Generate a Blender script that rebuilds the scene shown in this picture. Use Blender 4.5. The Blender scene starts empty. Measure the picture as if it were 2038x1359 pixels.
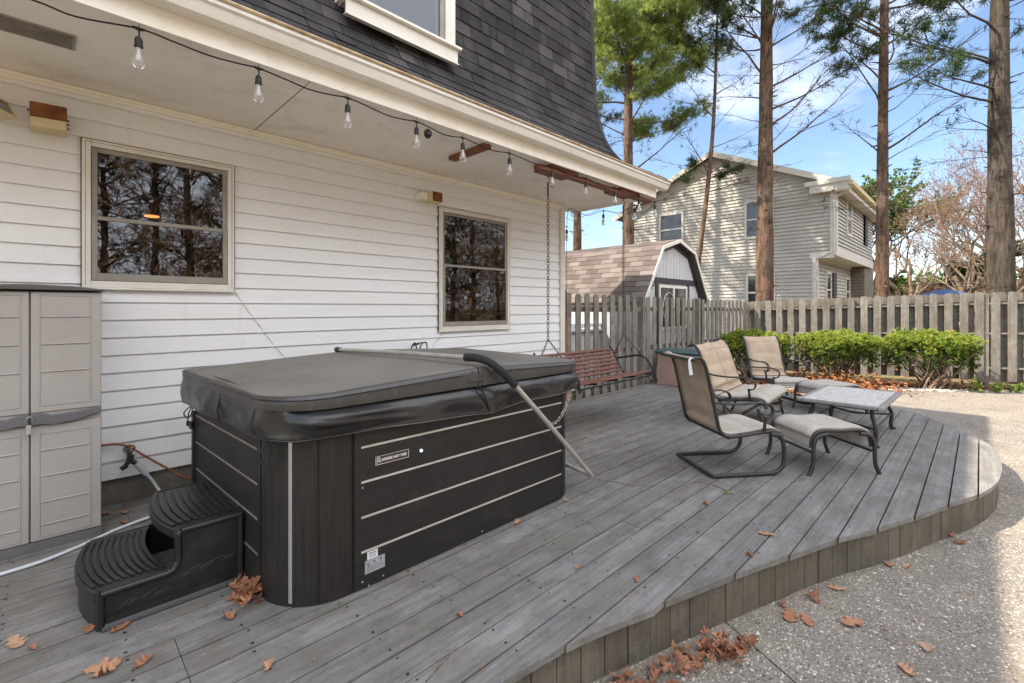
import bpy, bmesh, math, random
import numpy as np
from mathutils import Vector, Matrix

random.seed(7)
RNG = np.random.default_rng(11)
SC = bpy.context.scene
COL = SC.collection
R = math.radians
V = Vector
TM = {}          # thing name -> matrix of its base

# ------------------------------------------------------------------ helpers
def tag(o, label=None, cat=None, group=None, kind=None):
    if label: o['label'] = label
    if cat: o['category'] = cat
    if group: o['group'] = group
    if kind: o['kind'] = kind
    return o

def thing(name, label, cat, loc=(0, 0, 0), rz=0.0, group=None):
    o = bpy.data.objects.new(name, None)
    COL.objects.link(o)
    o.empty_display_size = 0.1
    o.location = loc
    o.rotation_euler = (0, 0, rz)
    TM[o.name] = Matrix.Translation(V(loc)) @ Matrix.Rotation(rz, 4, 'Z')
    return tag(o, label, cat, group)

def copy_tree(o, parent=None):
    c = o.copy()
    COL.objects.link(c)
    if parent is not None:
        c.parent = parent
    for ch in list(o.children):
        copy_tree(ch, c)
    return c

class MB:
    """collects shapes into ONE mesh"""
    def __init__(s):
        s.v = []; s.f = []; s.m = []; s.t = []; s.tone = 0.5; s.mi = 0
    def add(s, vs, fs):
        n = len(s.v)
        s.v.extend([tuple(p) for p in vs])
        for f in fs:
            s.f.append([i + n for i in f]); s.m.append(s.mi); s.t.append(s.tone)
        return s
    def box(s, x0, x1, y0, y1, z0, z1):
        vs = [(x0,y0,z0),(x1,y0,z0),(x1,y1,z0),(x0,y1,z0),(x0,y0,z1),(x1,y0,z1),(x1,y1,z1),(x0,y1,z1)]
        return s.add(vs, [(0,3,2,1),(4,5,6,7),(0,1,5,4),(1,2,6,5),(2,3,7,6),(3,0,4,7)])
    def obox(s, c, ax, ay, az):
        c = V(c); ax = V(ax); ay = V(ay); az = V(az)
        vs = [c+ax*i+ay*j+az*k for k in (-1,1) for (i,j) in ((-1,-1),(1,-1),(1,1),(-1,1))]
        return s.add(vs, [(0,3,2,1),(4,5,6,7),(0,1,5,4),(1,2,6,5),(2,3,7,6),(3,0,4,7)])
    def bar(s, p0, p1, w, h, up=(0,0,1)):
        p0 = V(p0); p1 = V(p1); d = p1-p0; L = d.length; d.normalize()
        up = V(up); sd = d.cross(up)
        if sd.length < 1e-4: sd = d.cross(V((1,0,0)))
        sd.normalize(); u = sd.cross(d)
        return s.obox((p0+p1)/2, d*L/2, sd*w/2, u*h/2)
    def tube(s, pts, r, n=8, closed=False, flat=1.0, up=(0,0,1)):
        pts = [V(p) for p in pts]; N = len(pts)
        rs = r if hasattr(r, '__len__') else [r]*N
        vs = []; prev = None
        for i, p in enumerate(pts):
            if closed: d = pts[(i+1)%N]-pts[i-1]
            else: d = pts[min(i+1,N-1)]-pts[max(i-1,0)]
            if d.length < 1e-9: d = V((0,0,1))
            d.normalize()
            if prev is None:
                a = d.cross(V(up))
                if a.length < 1e-3: a = d.cross(V((1,0,0)))
            else:
                a = prev - d*prev.dot(d)
                if a.length < 1e-4: a = d.cross(V((1,0,0)))
            a.normalize(); prev = a; b = d.cross(a)
            for k in range(n):
                t = 2*math.pi*k/n
                vs.append(p + a*math.cos(t)*rs[i]*flat + b*math.sin(t)*rs[i])
        fs = []
        for i in range(N if closed else N-1):
            j = (i+1) % N
            for k in range(n):
                l = (k+1) % n
                fs.append((i*n+k, i*n+l, j*n+l, j*n+k))
        if not closed:
            fs.append(tuple(range(n-1,-1,-1))); fs.append(tuple(range((N-1)*n, N*n)))
        return s.add(vs, fs)
    def prism(s, poly, off):
        """closed polygon of 3D points, extruded by the vector off"""
        n = len(poly); off = V(off)
        vs = [V(p) for p in poly] + [V(p)+off for p in poly]
        fs = [tuple(range(n-1,-1,-1)), tuple(range(n, 2*n))]
        fs += [(i, (i+1)%n, n+(i+1)%n, n+i) for i in range(n)]
        return s.add(vs, fs)
    def lathe(s, prof, c=(0,0,0), n=16, axis=None):
        c = V(c); vs = []
        for (r, z) in prof:
            for k in range(n):
                t = 2*math.pi*k/n
                vs.append(c+V((r*math.cos(t), r*math.sin(t), z)))
        m = len(prof); fs = []
        for i in range(m-1):
            for k in range(n):
                l = (k+1)%n
                fs.append((i*n+k, i*n+l, (i+1)*n+l, (i+1)*n+k))
        fs.append(tuple(range(n-1,-1,-1))); fs.append(tuple(range((m-1)*n, m*n)))
        return s.add(vs, fs)
    def sheet(s, rows):
        """grid of points -> surface"""
        a = len(rows); b = len(rows[0])
        vs = [p for row in rows for p in row]
        fs = [(i*b+j, i*b+j+1, (i+1)*b+j+1, (i+1)*b+j) for i in range(a-1) for j in range(b-1)]
        return s.add(vs, fs)
    def build(s, name, mats, parent=None, world=True, bevel=0, smooth=None, solid=0, segs=2, fix=True):
        me = bpy.data.meshes.new(name)
        vs = s.v
        if parent is not None and world and parent.name in TM:
            inv = TM[parent.name].inverted()
            vs = [tuple(inv @ V(p)) for p in vs]
        me.from_pydata(vs, [], s.f)
        if not isinstance(mats, (list, tuple)): mats = [mats]
        for m in mats: me.materials.append(m)
        if len(mats) > 1: me.polygons.foreach_set('material_index', s.m)
        at = me.attributes.new('tone', 'FLOAT', 'FACE')
        at.data.foreach_set('value', s.t)
        if fix:
            bm = bmesh.new(); bm.from_mesh(me)
            bmesh.ops.recalc_face_normals(bm, faces=bm.faces)
            bm.to_mesh(me); bm.free()
        if smooth is not None:
            me.polygons.foreach_set('use_smooth', [True]*len(me.polygons))
            if smooth < 180: me.set_sharp_from_angle(angle=R(smooth))
        me.update()
        o = bpy.data.objects.new(name, me)
        COL.objects.link(o)
        if parent is not None:
            o.parent = parent
            if parent.name in TM: TM[o.name] = TM[parent.name]
        if solid:
            md = o.modifiers.new('thickness', 'SOLIDIFY'); md.thickness = solid; md.offset = 0
        if bevel:
            md = o.modifiers.new('edges', 'BEVEL'); md.width = bevel; md.segments = segs
            md.limit_method = 'ANGLE'; md.angle_limit = R(40); md.harden_normals = False
        return o

def spline(pts, n=8, closed=False):
    """Catmull-Rom through the points"""
    P = [V(p) for p in pts]; N = len(P); out = []
    rng = range(N) if closed else range(N-1)
    for i in rng:
        if closed: a, b, c, d = P[i-1], P[i], P[(i+1)%N], P[(i+2)%N]
        else:
            b, c = P[i], P[i+1]
            a = P[i-1] if i > 0 else b*2-c
            d = P[i+2] if i+2 < N else c*2-b
        for k in range(n):
            t = k/n
            out.append(0.5*((b*2)+(c-a)*t+(a*2-b*5+c*4-d)*t*t+(b*3-a-c*3+d)*t**3))
    if not closed: out.append(P[-1].copy())
    return out

def arc(cx, cz, r, a0, a1, n=6):
    return [(cx+r*math.cos(R(a0+(a1-a0)*i/n)), cz+r*math.sin(R(a0+(a1-a0)*i/n))) for i in range(n+1)]

def clip_poly(poly, axis, val, keep_less):
    out = []
    n = len(poly)
    for i in range(n):
        a = poly[i]; b = poly[(i+1)%n]
        ia = (a[axis] <= val) == keep_less; ib = (b[axis] <= val) == keep_less
        if ia: out.append(a)
        if ia != ib:
            t = (val-a[axis])/(b[axis]-a[axis])
            out.append((a[0]+(b[0]-a[0])*t, a[1]+(b[1]-a[1])*t))
    return out

# ------------------------------------------------------------------ materials
def s2l(r, g, b):
    def f(c):
        c /= 255.0
        return c/12.92 if c <= 0.04045 else ((c+0.055)/1.055)**2.4
    return (f(r), f(g), f(b), 1)

class NT:
    def __init__(s, name):
        s.m = bpy.data.materials.new(name); s.m.use_nodes = True
        s.t = s.m.node_tree; s.n = s.t.nodes; s.p = s.n['Principled BSDF']; s.out = s.n['Material Output']
        s.tc = s.n.new('ShaderNodeTexCoord')
    def link(s, a, b): s.t.links.new(a, b)
    def map(s, scale=(1,1,1), rot=(0,0,0), src='Object'):
        mp = s.n.new('ShaderNodeMapping'); mp.inputs['Scale'].default_value = scale
        mp.inputs['Rotation'].default_value = rot
        s.link(s.tc.outputs[src], mp.inputs['Vector']); return mp.outputs['Vector']
    def noise(s, vec, scale, detail=4, rough=0.55, dist=0.0):
        nd = s.n.new('ShaderNodeTexNoise'); nd.inputs['Scale'].default_value = scale
        nd.inputs['Detail'].default_value = detail; nd.inputs['Roughness'].default_value = rough
        nd.inputs['Distortion'].default_value = dist
        s.link(vec, nd.inputs['Vector']); return nd.outputs['Fac']
    def voro(s, vec, scale, feature='F1', out='Distance', rnd=1.0):
        nd = s.n.new('ShaderNodeTexVoronoi'); nd.feature = feature
        nd.inputs['Scale'].default_value = scale; nd.inputs['Randomness'].default_value = rnd
        s.link(vec, nd.inputs['Vector']); return nd.outputs[out]
    def ramp(s, fac, stops):
        nd = s.n.new('ShaderNodeValToRGB'); e = nd.color_ramp.elements
        while len(e) < len(stops): e.new(0.5)
        for i, (p, c) in enumerate(stops):
            e[i].position = p; e[i].color = c if len(c) == 4 else (*c, 1)
        s.link(fac, nd.inputs['Fac']); return nd.outputs['Color']
    def mix(s, fac, a, b, mode='MIX'):
        nd = s.n.new('ShaderNodeMix'); nd.data_type = 'RGBA'; nd.blend_type = mode
        for val, k in ((fac, 0), (a, 6), (b, 7)):
            if hasattr(val, 'is_linked'): s.link(val, nd.inputs[k])
            else: nd.inputs[k].default_value = val
        return nd.outputs[2]
    def math(s, op, a, b=0.0):
        nd = s.n.new('ShaderNodeMath'); nd.operation = op
        for val, k in ((a, 0), (b, 1)):
            if hasattr(val, 'is_linked'): s.link(val, nd.inputs[k])
            else: nd.inputs[k].default_value = val
        return nd.outputs[0]
    def attr(s, name='tone'):
        nd = s.n.new('ShaderNodeAttribute'); nd.attribute_name = name; return nd.outputs['Fac']
    def sep(s, vec):
        nd = s.n.new('ShaderNodeSeparateXYZ'); s.link(vec, nd.inputs[0]); return nd.outputs
    def bump(s, h, strength=0.3, dist=0.01):
        nd = s.n.new('ShaderNodeBump'); nd.inputs['Strength'].default_value = strength
        nd.inputs['Distance'].default_value = dist
        s.link(h, nd.inputs['Height']); s.link(nd.outputs[0], s.p.inputs['Normal'])
    def base(s, c):
        if hasattr(c, 'is_linked'): s.link(c, s.p.inputs['Base Color'])
        else: s.p.inputs['Base Color'].default_value = c
    def set(s, rough=0.6, metal=0.0, spec=0.5):
        s.p.inputs['Roughness'].default_value = rough; s.p.inputs['Metallic'].default_value = metal
        s.p.inputs['Specular IOR Level'].default_value = spec; return s

def simple(name, c1, c2=None, rough=0.6, metal=0, scale=6, bump=0, bscale=40, spec=0.5, stretch=(1,1,1), tone=0.0, dirt=None):
    """two-tone mottled material with optional bump, per-piece tone and dirt"""
    k = NT(name).set(rough, metal, spec)
    if c2 is None: c2 = tuple(x*0.82 for x in c1[:3])+(1,)
    vec = k.map(stretch)
    col = k.mix(k.ramp(k.noise(vec, scale, 6), [(0.32, (0,0,0)), (0.68, (1,1,1))]), c1, c2)
    if tone:
        col = k.mix(tone, col, k.ramp(k.attr(), [(0, (0.25,0.25,0.25)), (1, (1,1,1))]), 'MULTIPLY')
    if dirt:
        dcol, amt, ds = dirt
        m = k.ramp(k.noise(k.map(), ds, 8, 0.7), [(0.52, (0,0,0)), (0.72, (amt,)*3)])
        col = k.mix(m, col, dcol)
    k.base(col)
    if bump: k.bump(k.noise(vec, bscale, 5), bump, 0.006)
    return k.m

M = {}
# white clapboard: old paint, faint yellow-brown weathering
k = NT('siding_white').set(0.55)
v = k.map((0.6, 1, 5))
c = k.mix(k.ramp(k.noise(v, 1.6, 6), [(0.3,(0,0,0)),(0.75,(1,1,1))]), s2l(234,234,235), s2l(228,226,223))
st = k.ramp(k.noise(k.map((3,1,0.5)), 2.4, 7, 0.7), [(0.58,(0,0,0)),(0.85,(0.32,)*3)])
c = k.mix(st, c, s2l(196,178,146))
sp = k.ramp(k.voro(k.map(), 9), [(0.012,(0.8,)*3),(0.03,(0,0,0))])
sp2 = k.math('MULTIPLY', sp, k.ramp(k.noise(k.map(), 3), [(0.5,(0,0,0)),(0.6,(1,1,1))]))
c = k.mix(sp2, c, s2l(70,60,50))
k.base(c); k.bump(k.noise(k.map((1,1,12)), 14, 5), 0.12, 0.004)
M['siding'] = k.m
M['trim'] = simple('trim_cream', s2l(242,238,228), s2l(238,230,214), 0.5, scale=3, dirt=(s2l(160,136,100), 0.22, 5))
M['trim_white'] = simple('trim_white', s2l(226,222,213), s2l(214,208,196), 0.5, scale=3)
M['gutter'] = simple('gutter_white', s2l(236,234,228), s2l(224,219,208), 0.35, scale=2.5, stretch=(0.5,1,4), dirt=(s2l(150,130,98), 0.25, 4))
M['gutter_lip'] = simple('gutter_stained', s2l(196,176,144), s2l(150,124,90), 0.55, scale=7, dirt=(s2l(70,54,38), 0.7, 16))
M['soffit'] = simple('soffit_paint', s2l(240,234,225), s2l(232,225,214), 0.7, scale=2.0, dirt=(s2l(120,100,78), 0.25, 3))
M['seam'] = simple('seam_brown', s2l(120,102,84), s2l(84,66,50), 0.8, scale=20)
M['concrete'] = simple('foundation_concrete', s2l(128,122,112), s2l(96,90,80), 0.9, scale=5, bump=0.5, bscale=30)
M['vent'] = simple('vent_metal', s2l(132,124,112), s2l(98,90,78), 0.6, scale=8, dirt=(s2l(70,56,40), 0.6, 12))
M['sash'] = simple('sash_grey', s2l(156,150,140), s2l(136,130,120), 0.5, scale=4)
# shingles
k = NT('shingle_charcoal').set(0.9, 0, 0.3)
c = k.ramp(k.attr(), [(0.0, s2l(44,42,43)), (0.5, s2l(59,56,58)), (0.85, s2l(71,67,69)), (1.0, s2l(92,88,88))])
c = k.mix(k.ramp(k.noise(k.map(), 90, 3, 0.8), [(0.3,(0.3,)*3),(0.7,(0,0,0))]), c, (0.006,0.006,0.007,1))
c = k.mix(k.ramp(k.noise(k.map((1,1,1)), 2.2, 6), [(0.5,(0,0,0)),(0.75,(0.35,)*3)]), c, s2l(104,98,92))
k.base(c); k.bump(k.noise(k.map(), 150, 3), 0.5, 0.004)
M['shingle'] = k.m
k = NT('shingle_tan').set(0.9, 0, 0.3)
c = k.ramp(k.attr(), [(0.0, s2l(84,75,71)), (0.5, s2l(105,94,89)), (1.0, s2l(130,119,113))])
c = k.mix(k.ramp(k.noise(k.map(), 60, 3, 0.8), [(0.3,(0.3,)*3),(0.7,(0,0,0))]), c, (0.10,0.08,0.07,1))
k.base(c); M['shingle_tan'] = k.m
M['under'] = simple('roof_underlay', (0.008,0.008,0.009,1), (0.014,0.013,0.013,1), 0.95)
# deck wood
def deckwood(name, lo, hi, tint, axis):
    k = NT(name).set(0.78, 0, 0.35)
    st = {'x': (0.35, 9, 9), 'z': (9, 9, 0.5)}[axis]
    v = k.map(st)
    g = k.noise(k.map((0.8,2.4,2.4) if axis=='x' else (2.4,2.4,0.9)), 3.0, 8, 0.62, 0.4)
    c = k.mix(k.ramp(g, [(0.3,(0,0,0)),(0.72,(1,1,1))]), lo, hi)
    sk = k.ramp(k.noise(k.map((0.22,11,11) if axis=='x' else (11,11,0.25)), 3.0, 6, 0.7, 0.3), [(0.40,(0.40,)*3),(0.54,(0,0,0))])
    c = k.mix(sk, c, tuple(x*0.6 for x in lo[:3])+(1,))
    dk = k.ramp(k.noise(k.map((1.6,2.0,2)), 4.0, 9, 0.78), [(0.50,(0,0,0)),(0.68,(0.72,)*3)])
    c = k.mix(dk, c, tuple(x*0.55 for x in lo[:3])+(1,))
    c = k.mix(0.62, c, k.ramp(k.attr(), [(0,(0.55,0.55,0.55)),(1,(1,1,1))]), 'MULTIPLY')
    bl = k.ramp(k.noise(k.map((1,2.2,1)), 2.3, 8, 0.72), [(0.45,(0,0,0)),(0.72,(0.85,)*3)])
    c = k.mix(bl, c, tint)
    pale = k.ramp(k.noise(k.map((0.7,4,4)), 5.5, 8, 0.75), [(0.60,(0,0,0)),(0.74,(0.5,)*3)])
    c = k.mix(pale, c, tuple(min(1,x*1.35) for x in hi[:3])+(1,))
    fine = k.ramp(k.noise(k.map((1.2,40,40) if axis=='x' else (40,40,1.2)), 4.5, 4, 0.7), [(0.30,(0.34,)*3),(0.46,(0,0,0))])
    c = k.mix(fine, c, tuple(x*0.42 for x in lo[:3])+(1,))
    sp = k.ramp(k.voro(k.map(), 17), [(0.03,(0.75,)*3),(0.07,(0,0,0))])
    sp = k.math('MULTIPLY', sp, k.ramp(k.noise(k.map(), 4), [(0.52,(0,0,0)),(0.62,(1,1,1))]))
    c = k.mix(sp, c, s2l(196,194,186))
    k.base(c); k.bump(k.noise(k.map((1.2,34,34) if axis=='x' else (34,34,1.2)), 4, 6, 0.7), 0.35, 0.005)
    return k.m
M['deck'] = deckwood('deck_wood', s2l(112,108,105), s2l(148,144,141), s2l(105,99,87), 'x')
M['skirt'] = deckwood('skirt_wood', s2l(96,90,80), s2l(120,112,99), s2l(86,78,64), 'z')
M['fence'] = deckwood('fence_wood', s2l(124,119,111), s2l(166,159,148), s2l(100,90,76), 'z')
M['fence_shaded'] = deckwood('fence_wood_shaded', s2l(112,106,96), s2l(146,138,126), s2l(94,84,70), 'z')  # darker copy of the fence wood, shade painted into rear boards and rails
M['cedar'] = simple('cedar_plank', s2l(138,88,62), s2l(104,62,44), 0.7, scale=5, stretch=(0.6,6,6), bump=0.3)
M['nail'] = simple('nail_dark', (0.008,0.007,0.007,1), (0.02,0.014,0.01,1), 0.7, 0.2)
# patio: exposed aggregate
k = NT('aggregate').set(0.85, 0, 0.35)
vv = k.map((1, 1, 0.3))
cellc = k.voro(vv, 76, 'F1', 'Color')
d = k.voro(vv, 76, 'F1', 'Distance')
sx = k.sep(cellc)
peb = k.ramp(sx[0], [(0.0, s2l(64,60,56)), (0.28, s2l(108,100,92)), (0.55, s2l(152,142,131)), (0.84, s2l(188,180,170)), (1.0, s2l(228,222,212))])
mort = k.mix(k.noise(k.map(), 3, 5), s2l(104,99,93), s2l(134,126,116))
c = k.mix(k.ramp(d, [(0.32,(0,0,0)),(0.52,(1,1,1))]), peb, mort)
patch = k.ramp(k.noise(k.map(), 0.9, 7, 0.65), [(0.35,(0.0,)*3),(0.7,(0.35,)*3)])
c = k.mix(patch, c, s2l(170,156,138))
c = k.mix(k.ramp(k.noise(k.map(), 1.7, 8, 0.7), [(0.5,(0,0,0)),(0.75,(0.5,)*3)]), c, s2l(92,84,76))
big = k.voro(k.map((1,1,0.3)), 34, 'F1', 'Color'); bd_ = k.voro(k.map((1,1,0.3)), 34, 'F1', 'Distance'); bs = k.sep(big)
bc = k.ramp(bs[1], [(0.0, s2l(84,74,66)), (0.5, s2l(150,134,118)), (1.0, s2l(214,206,194))])
bm = k.math('MULTIPLY', k.math('GREATER_THAN', bs[0], 0.80), k.ramp(bd_, [(0.30,(1,1,1)),(0.38,(0,0,0))]))
c = k.mix(bm, c, bc)
k.base(c); k.bump(k.ramp(d, [(0.0,(1,1,1)),(0.55,(0,0,0))]), 0.8, 0.006)
M['patio'] = k.m
M['joint'] = simple('joint_dark', s2l(70,58,46), s2l(40,34,28), 0.95, scale=30)
k = NT('earth').set(0.95, 0, 0.2)
c = k.mix(k.ramp(k.noise(k.map(), 0.5, 8, 0.7), [(0.4,(0,0,0)),(0.6,(1,1,1))]), s2l(122,116,74), s2l(134,112,84))
c = k.mix(k.ramp(k.noise(k.map(), 14, 6, 0.8), [(0.35,(0.6,)*3),(0.65,(0,0,0))]), c, s2l(74,62,44))
k.base(c); k.bump(k.noise(k.map(), 25, 6), 0.8, 0.03); M['ground'] = k.m
k = NT('bed_soil').set(0.95, 0, 0.2)
c = k.mix(k.ramp(k.noise(k.map(), 4, 8, 0.75), [(0.4,(0,0,0)),(0.6,(1,1,1))]), s2l(98,72,50), s2l(58,44,34))
k.base(c); k.bump(k.noise(k.map(), 30, 6), 0.8, 0.02); M['soil'] = k.m
M['stone'] = simple('pebble', s2l(226,220,212), s2l(186,174,160), 0.7, scale=9, tone=0.75)
M['litter'] = simple('dry_leaf_litter', s2l(190,124,72), s2l(132,78,44), 0.8, scale=5, tone=0.7)
k = NT('oak_leaf').set(0.65, 0, 0.4)
oi = k.n.new('ShaderNodeObjectInfo')
c = k.ramp(oi.outputs['Random'], [(0, s2l(130,86,62)), (0.4, s2l(160,112,82)), (0.75, s2l(180,134,104)), (1, s2l(172,144,120))])
c = k.mix(k.ramp(k.noise(k.map(), 60, 6), [(0.5,(0,0,0)),(0.75,(0.5,)*3)]), c, s2l(112,66,44))
k.base(c); M['oak'] = k.m
M['pile'] = simple('oak_leaf_pile', s2l(180,126,90), s2l(136,86,60), 0.7, scale=20, tone=0.7)
# tub
M['tub'] = simple('tub_panel', s2l(42,39,37), s2l(34,32,31), 0.46, scale=3, stretch=(1,1,8), bump=0.2, bscale=60, spec=0.35, dirt=(s2l(84,80,74), 0.16, 7))
M['tub_corner'] = simple('tub_corner_grain', s2l(44,40,37), s2l(30,28,26), 0.48, scale=5, stretch=(14,14,0.6), bump=0.3, bscale=9, spec=0.35, dirt=(s2l(84,80,74), 0.14, 6))
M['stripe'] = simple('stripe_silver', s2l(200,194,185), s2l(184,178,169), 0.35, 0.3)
M['stripe_shaded'] = simple('stripe_silver_shaded', s2l(138,130,120), s2l(118,111,103), 0.5, 0.2)  # silver stripe darkened for the tub's left side, shade put into the colour
M['caulk'] = simple('caulk_line', s2l(112,102,88), s2l(84,76,66), 0.8)
M['silver'] = simple('silver_strip', s2l(190,190,190), None, 0.3, 0.6)
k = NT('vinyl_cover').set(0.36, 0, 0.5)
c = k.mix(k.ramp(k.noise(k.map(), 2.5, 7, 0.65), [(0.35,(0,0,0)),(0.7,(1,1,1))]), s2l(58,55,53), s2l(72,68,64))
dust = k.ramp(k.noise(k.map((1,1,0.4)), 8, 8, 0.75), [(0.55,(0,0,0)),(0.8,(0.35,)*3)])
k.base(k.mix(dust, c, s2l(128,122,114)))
k.bump(k.noise(k.map(), 110, 4), 0.12, 0.003)
k.link(k.ramp(k.noise(k.map(), 3, 5), [(0.3,(0.28,)*3),(0.7,(0.46,)*3)]), k.p.inputs['Roughness'])
M['vinyl'] = k.m
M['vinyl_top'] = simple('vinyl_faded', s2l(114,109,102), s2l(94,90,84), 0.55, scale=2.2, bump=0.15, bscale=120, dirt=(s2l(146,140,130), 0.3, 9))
k = NT('vinyl_flap').set(0.27, 0, 0.55)
k.base(k.mix(k.ramp(k.noise(k.map(), 2.5, 7, 0.65), [(0.35,(0,0,0)),(0.7,(1,1,1))]), s2l(34,33,34), s2l(46,44,43)))
k.bump(k.noise(k.map((1.0,1.0,2.6)), 2.8, 2, 0.4, 0.5), 0.32, 0.05)
M['flap'] = k.m
M['black'] = simple('black_plastic', s2l(38,37,38), s2l(28,28,29), 0.45, scale=8)
M['step_blk'] = simple('step_plastic', s2l(33,33,34), s2l(26,26,27), 0.4, scale=5, bump=0.2, bscale=120, dirt=(s2l(84,80,74), 0.22, 7))
M['foam'] = simple('foam_grip', s2l(34,33,35), s2l(26,26,27), 0.85, scale=30)
M['alu'] = simple('aluminium_tube', s2l(200,196,188), s2l(180,176,168), 0.38, 0.55, scale=10, dirt=(s2l(120,114,104), 0.3, 14))
M['label'] = simple('sticker_grey', s2l(158,158,160), s2l(140,140,143), 0.5, scale=14)
M['label_w'] = simple('sticker_white', s2l(214,214,216), s2l(196,196,198), 0.5, scale=40)
M['ink'] = simple('ink_grey', s2l(84,84,88), s2l(110,110,112), 0.6)
M['logo'] = simple('logo_white', s2l(228,222,214), s2l(214,208,200), 0.45)
M['logo_plate'] = simple('logo_plate', s2l(66,52,46), s2l(58,46,41), 0.4)
k = NT('indicator'); k.set(0.3); k.base(s2l(200,215,240)); k.p.inputs['Emission Color'].default_value = s2l(170,195,255); k.p.inputs['Emission Strength'].default_value = 1.2
M['led'] = k.m
# plastics and furniture
M['resin'] = simple('resin_taupe', s2l(163,158,153), s2l(153,147,142), 0.5, scale=2.5, bump=0.08, bscale=90, dirt=(s2l(150,140,126), 0.3, 6))
M['resin_dark'] = simple('resin_grey', s2l(104,102,104), s2l(92,90,92), 0.5, scale=4)
M['resin_lid'] = simple('resin_lid_grey', s2l(88,84,82), s2l(74,70,69), 0.55, scale=4, dirt=(s2l(120,112,100), 0.4, 8))
M['box_pink'] = simple('resin_mauve', s2l(176,146,134), s2l(160,130,119), 0.6, scale=4)
M['lid_green'] = simple('resin_green', s2l(46,70,70), s2l(58,84,84), 0.5, scale=5)
M['iron'] = simple('bronze_iron', s2l(54,51,49), s2l(42,40,38), 0.48, 0.15, scale=12, dirt=(s2l(112,104,94), 0.35, 12))
M['iron_blk'] = simple('black_iron', s2l(44,42,42), s2l(34,32,32), 0.5, 0.2, scale=12)
k = NT('sling_fabric').set(0.85, 0, 0.25)
v = k.map()
c = k.mix(k.ramp(k.noise(v, 5, 7, 0.65), [(0.35,(0,0,0)),(0.7,(1,1,1))]), s2l(176,156,134), s2l(192,174,154))
c = k.mix(k.ramp(k.noise(k.map((3,60,60)), 4, 4), [(0.4,(0.35,)*3),(0.6,(0,0,0))]), c, s2l(140,118,96))
k.base(c); k.bump(k.noise(v, 160, 3), 0.3, 0.003); M['sling'] = k.m
k = NT('sling_faded').set(0.85, 0, 0.25)
c = k.mix(k.ramp(k.noise(k.map(), 5, 7, 0.65), [(0.35,(0,0,0)),(0.7,(1,1,1))]), s2l(186,180,172), s2l(166,156,144))
c = k.mix(k.ramp(k.noise(k.map((3,60,60)), 4, 4), [(0.4,(0.35,)*3),(0.6,(0,0,0))]), c, s2l(150,138,122))
k.base(c); k.bump(k.noise(k.map(), 160, 3), 0.3, 0.003); M['sling_seat'] = k.m
M['tile'] = simple('table_tile', s2l(206,202,198), s2l(176,170,166), 0.45, scale=4, stretch=(0.7,9,1), dirt=(s2l(112,102,94), 0.5, 9))
M['tile_edge'] = simple('table_border', s2l(150,144,140), s2l(124,118,114), 0.45, scale=5, stretch=(3,3,3))
M['redwood'] = simple('red_stained_slat', s2l(122,78,66), s2l(98,60,51), 0.6, scale=5, stretch=(0.8,8,8), dirt=(s2l(150,112,96), 0.5, 10))
M['chain'] = simple('chain_steel', s2l(92,86,80), s2l(62,56,52), 0.45, 0.7)
M['chain_pale'] = simple('chain_zinc', s2l(178,172,160), s2l(150,140,124), 0.4, 0.6)
M['rust'] = simple('rust', s2l(136,84,46), s2l(98,56,32), 0.85, scale=9, bump=0.4, dirt=(s2l(66,38,26), 0.7, 10))
M['cream_box'] = simple('cream_enamel', s2l(220,204,164), s2l(206,186,142), 0.5, scale=4)
M['lens'] = simple('lamp_lens', s2l(126,134,134), s2l(108,116,118), 0.15, scale=6)
M['cord'] = simple('rubber_cord', s2l(30,29,30), s2l(24,23,24), 0.6)
M['orange'] = simple('orange_cord', s2l(156,92,56), s2l(136,76,44), 0.6)
M['hose'] = simple('white_hose', s2l(206,212,216), s2l(186,192,196), 0.45)
M['brass'] = simple('old_brass', s2l(112,98,74), s2l(74,64,50), 0.5, 0.6)
k = NT('bulb_glass').set(0.02); k.base((0.97,0.98,1,1)); k.p.inputs['Transmission Weight'].default_value = 0.92; k.p.inputs['IOR'].default_value = 1.3
M['bulb'] = k.m
M['filament'] = simple('bulb_core', s2l(224,220,214), s2l(200,196,190), 0.4)
# window glass: see-through with a real reflection
k = NT('window_glass')
g = k.n.new('ShaderNodeBsdfGlossy'); g.inputs['Roughness'].default_value = 0.012; g.inputs['Color'].default_value = (0.9,0.93,1,1)
t = k.n.new('ShaderNodeBsdfTransparent'); t.inputs['Color'].default_value = (0.55,0.57,0.56,1)
fr = k.n.new('ShaderNodeFresnel'); fr.inputs['IOR'].default_value = 1.62
wv = k.n.new('ShaderNodeBump'); wv.inputs['Strength'].default_value = 0.03; wv.inputs['Distance'].default_value = 0.02
k.link(k.noise(k.map(), 3.5, 2), wv.inputs['Height']); k.link(wv.outputs[0], g.inputs['Normal'])
mx = k.n.new('ShaderNodeMixShader'); k.link(k.math('ADD', fr.outputs[0], 0.03), mx.inputs[0]); k.link(t.outputs[0], mx.inputs[1]); k.link(g.outputs[0], mx.inputs[2])
k.link(mx.outputs[0], k.out.inputs['Surface']); M['glass'] = k.m
M['dark_glass'] = simple('far_window_glass', (0.03,0.035,0.04,1), (0.05,0.055,0.06,1), 0.06, spec=0.8)
M['room'] = simple('room_plaster', s2l(112,96,80), s2l(92,76,62), 0.9)
k = NT('lit_lamp'); k.base((1,0.6,0.3,1)); k.p.inputs['Emission Color'].default_value = (1.0,0.42,0.12,1); k.p.inputs['Emission Strength'].default_value = 0.9
M['lamp'] = k.m
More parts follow.
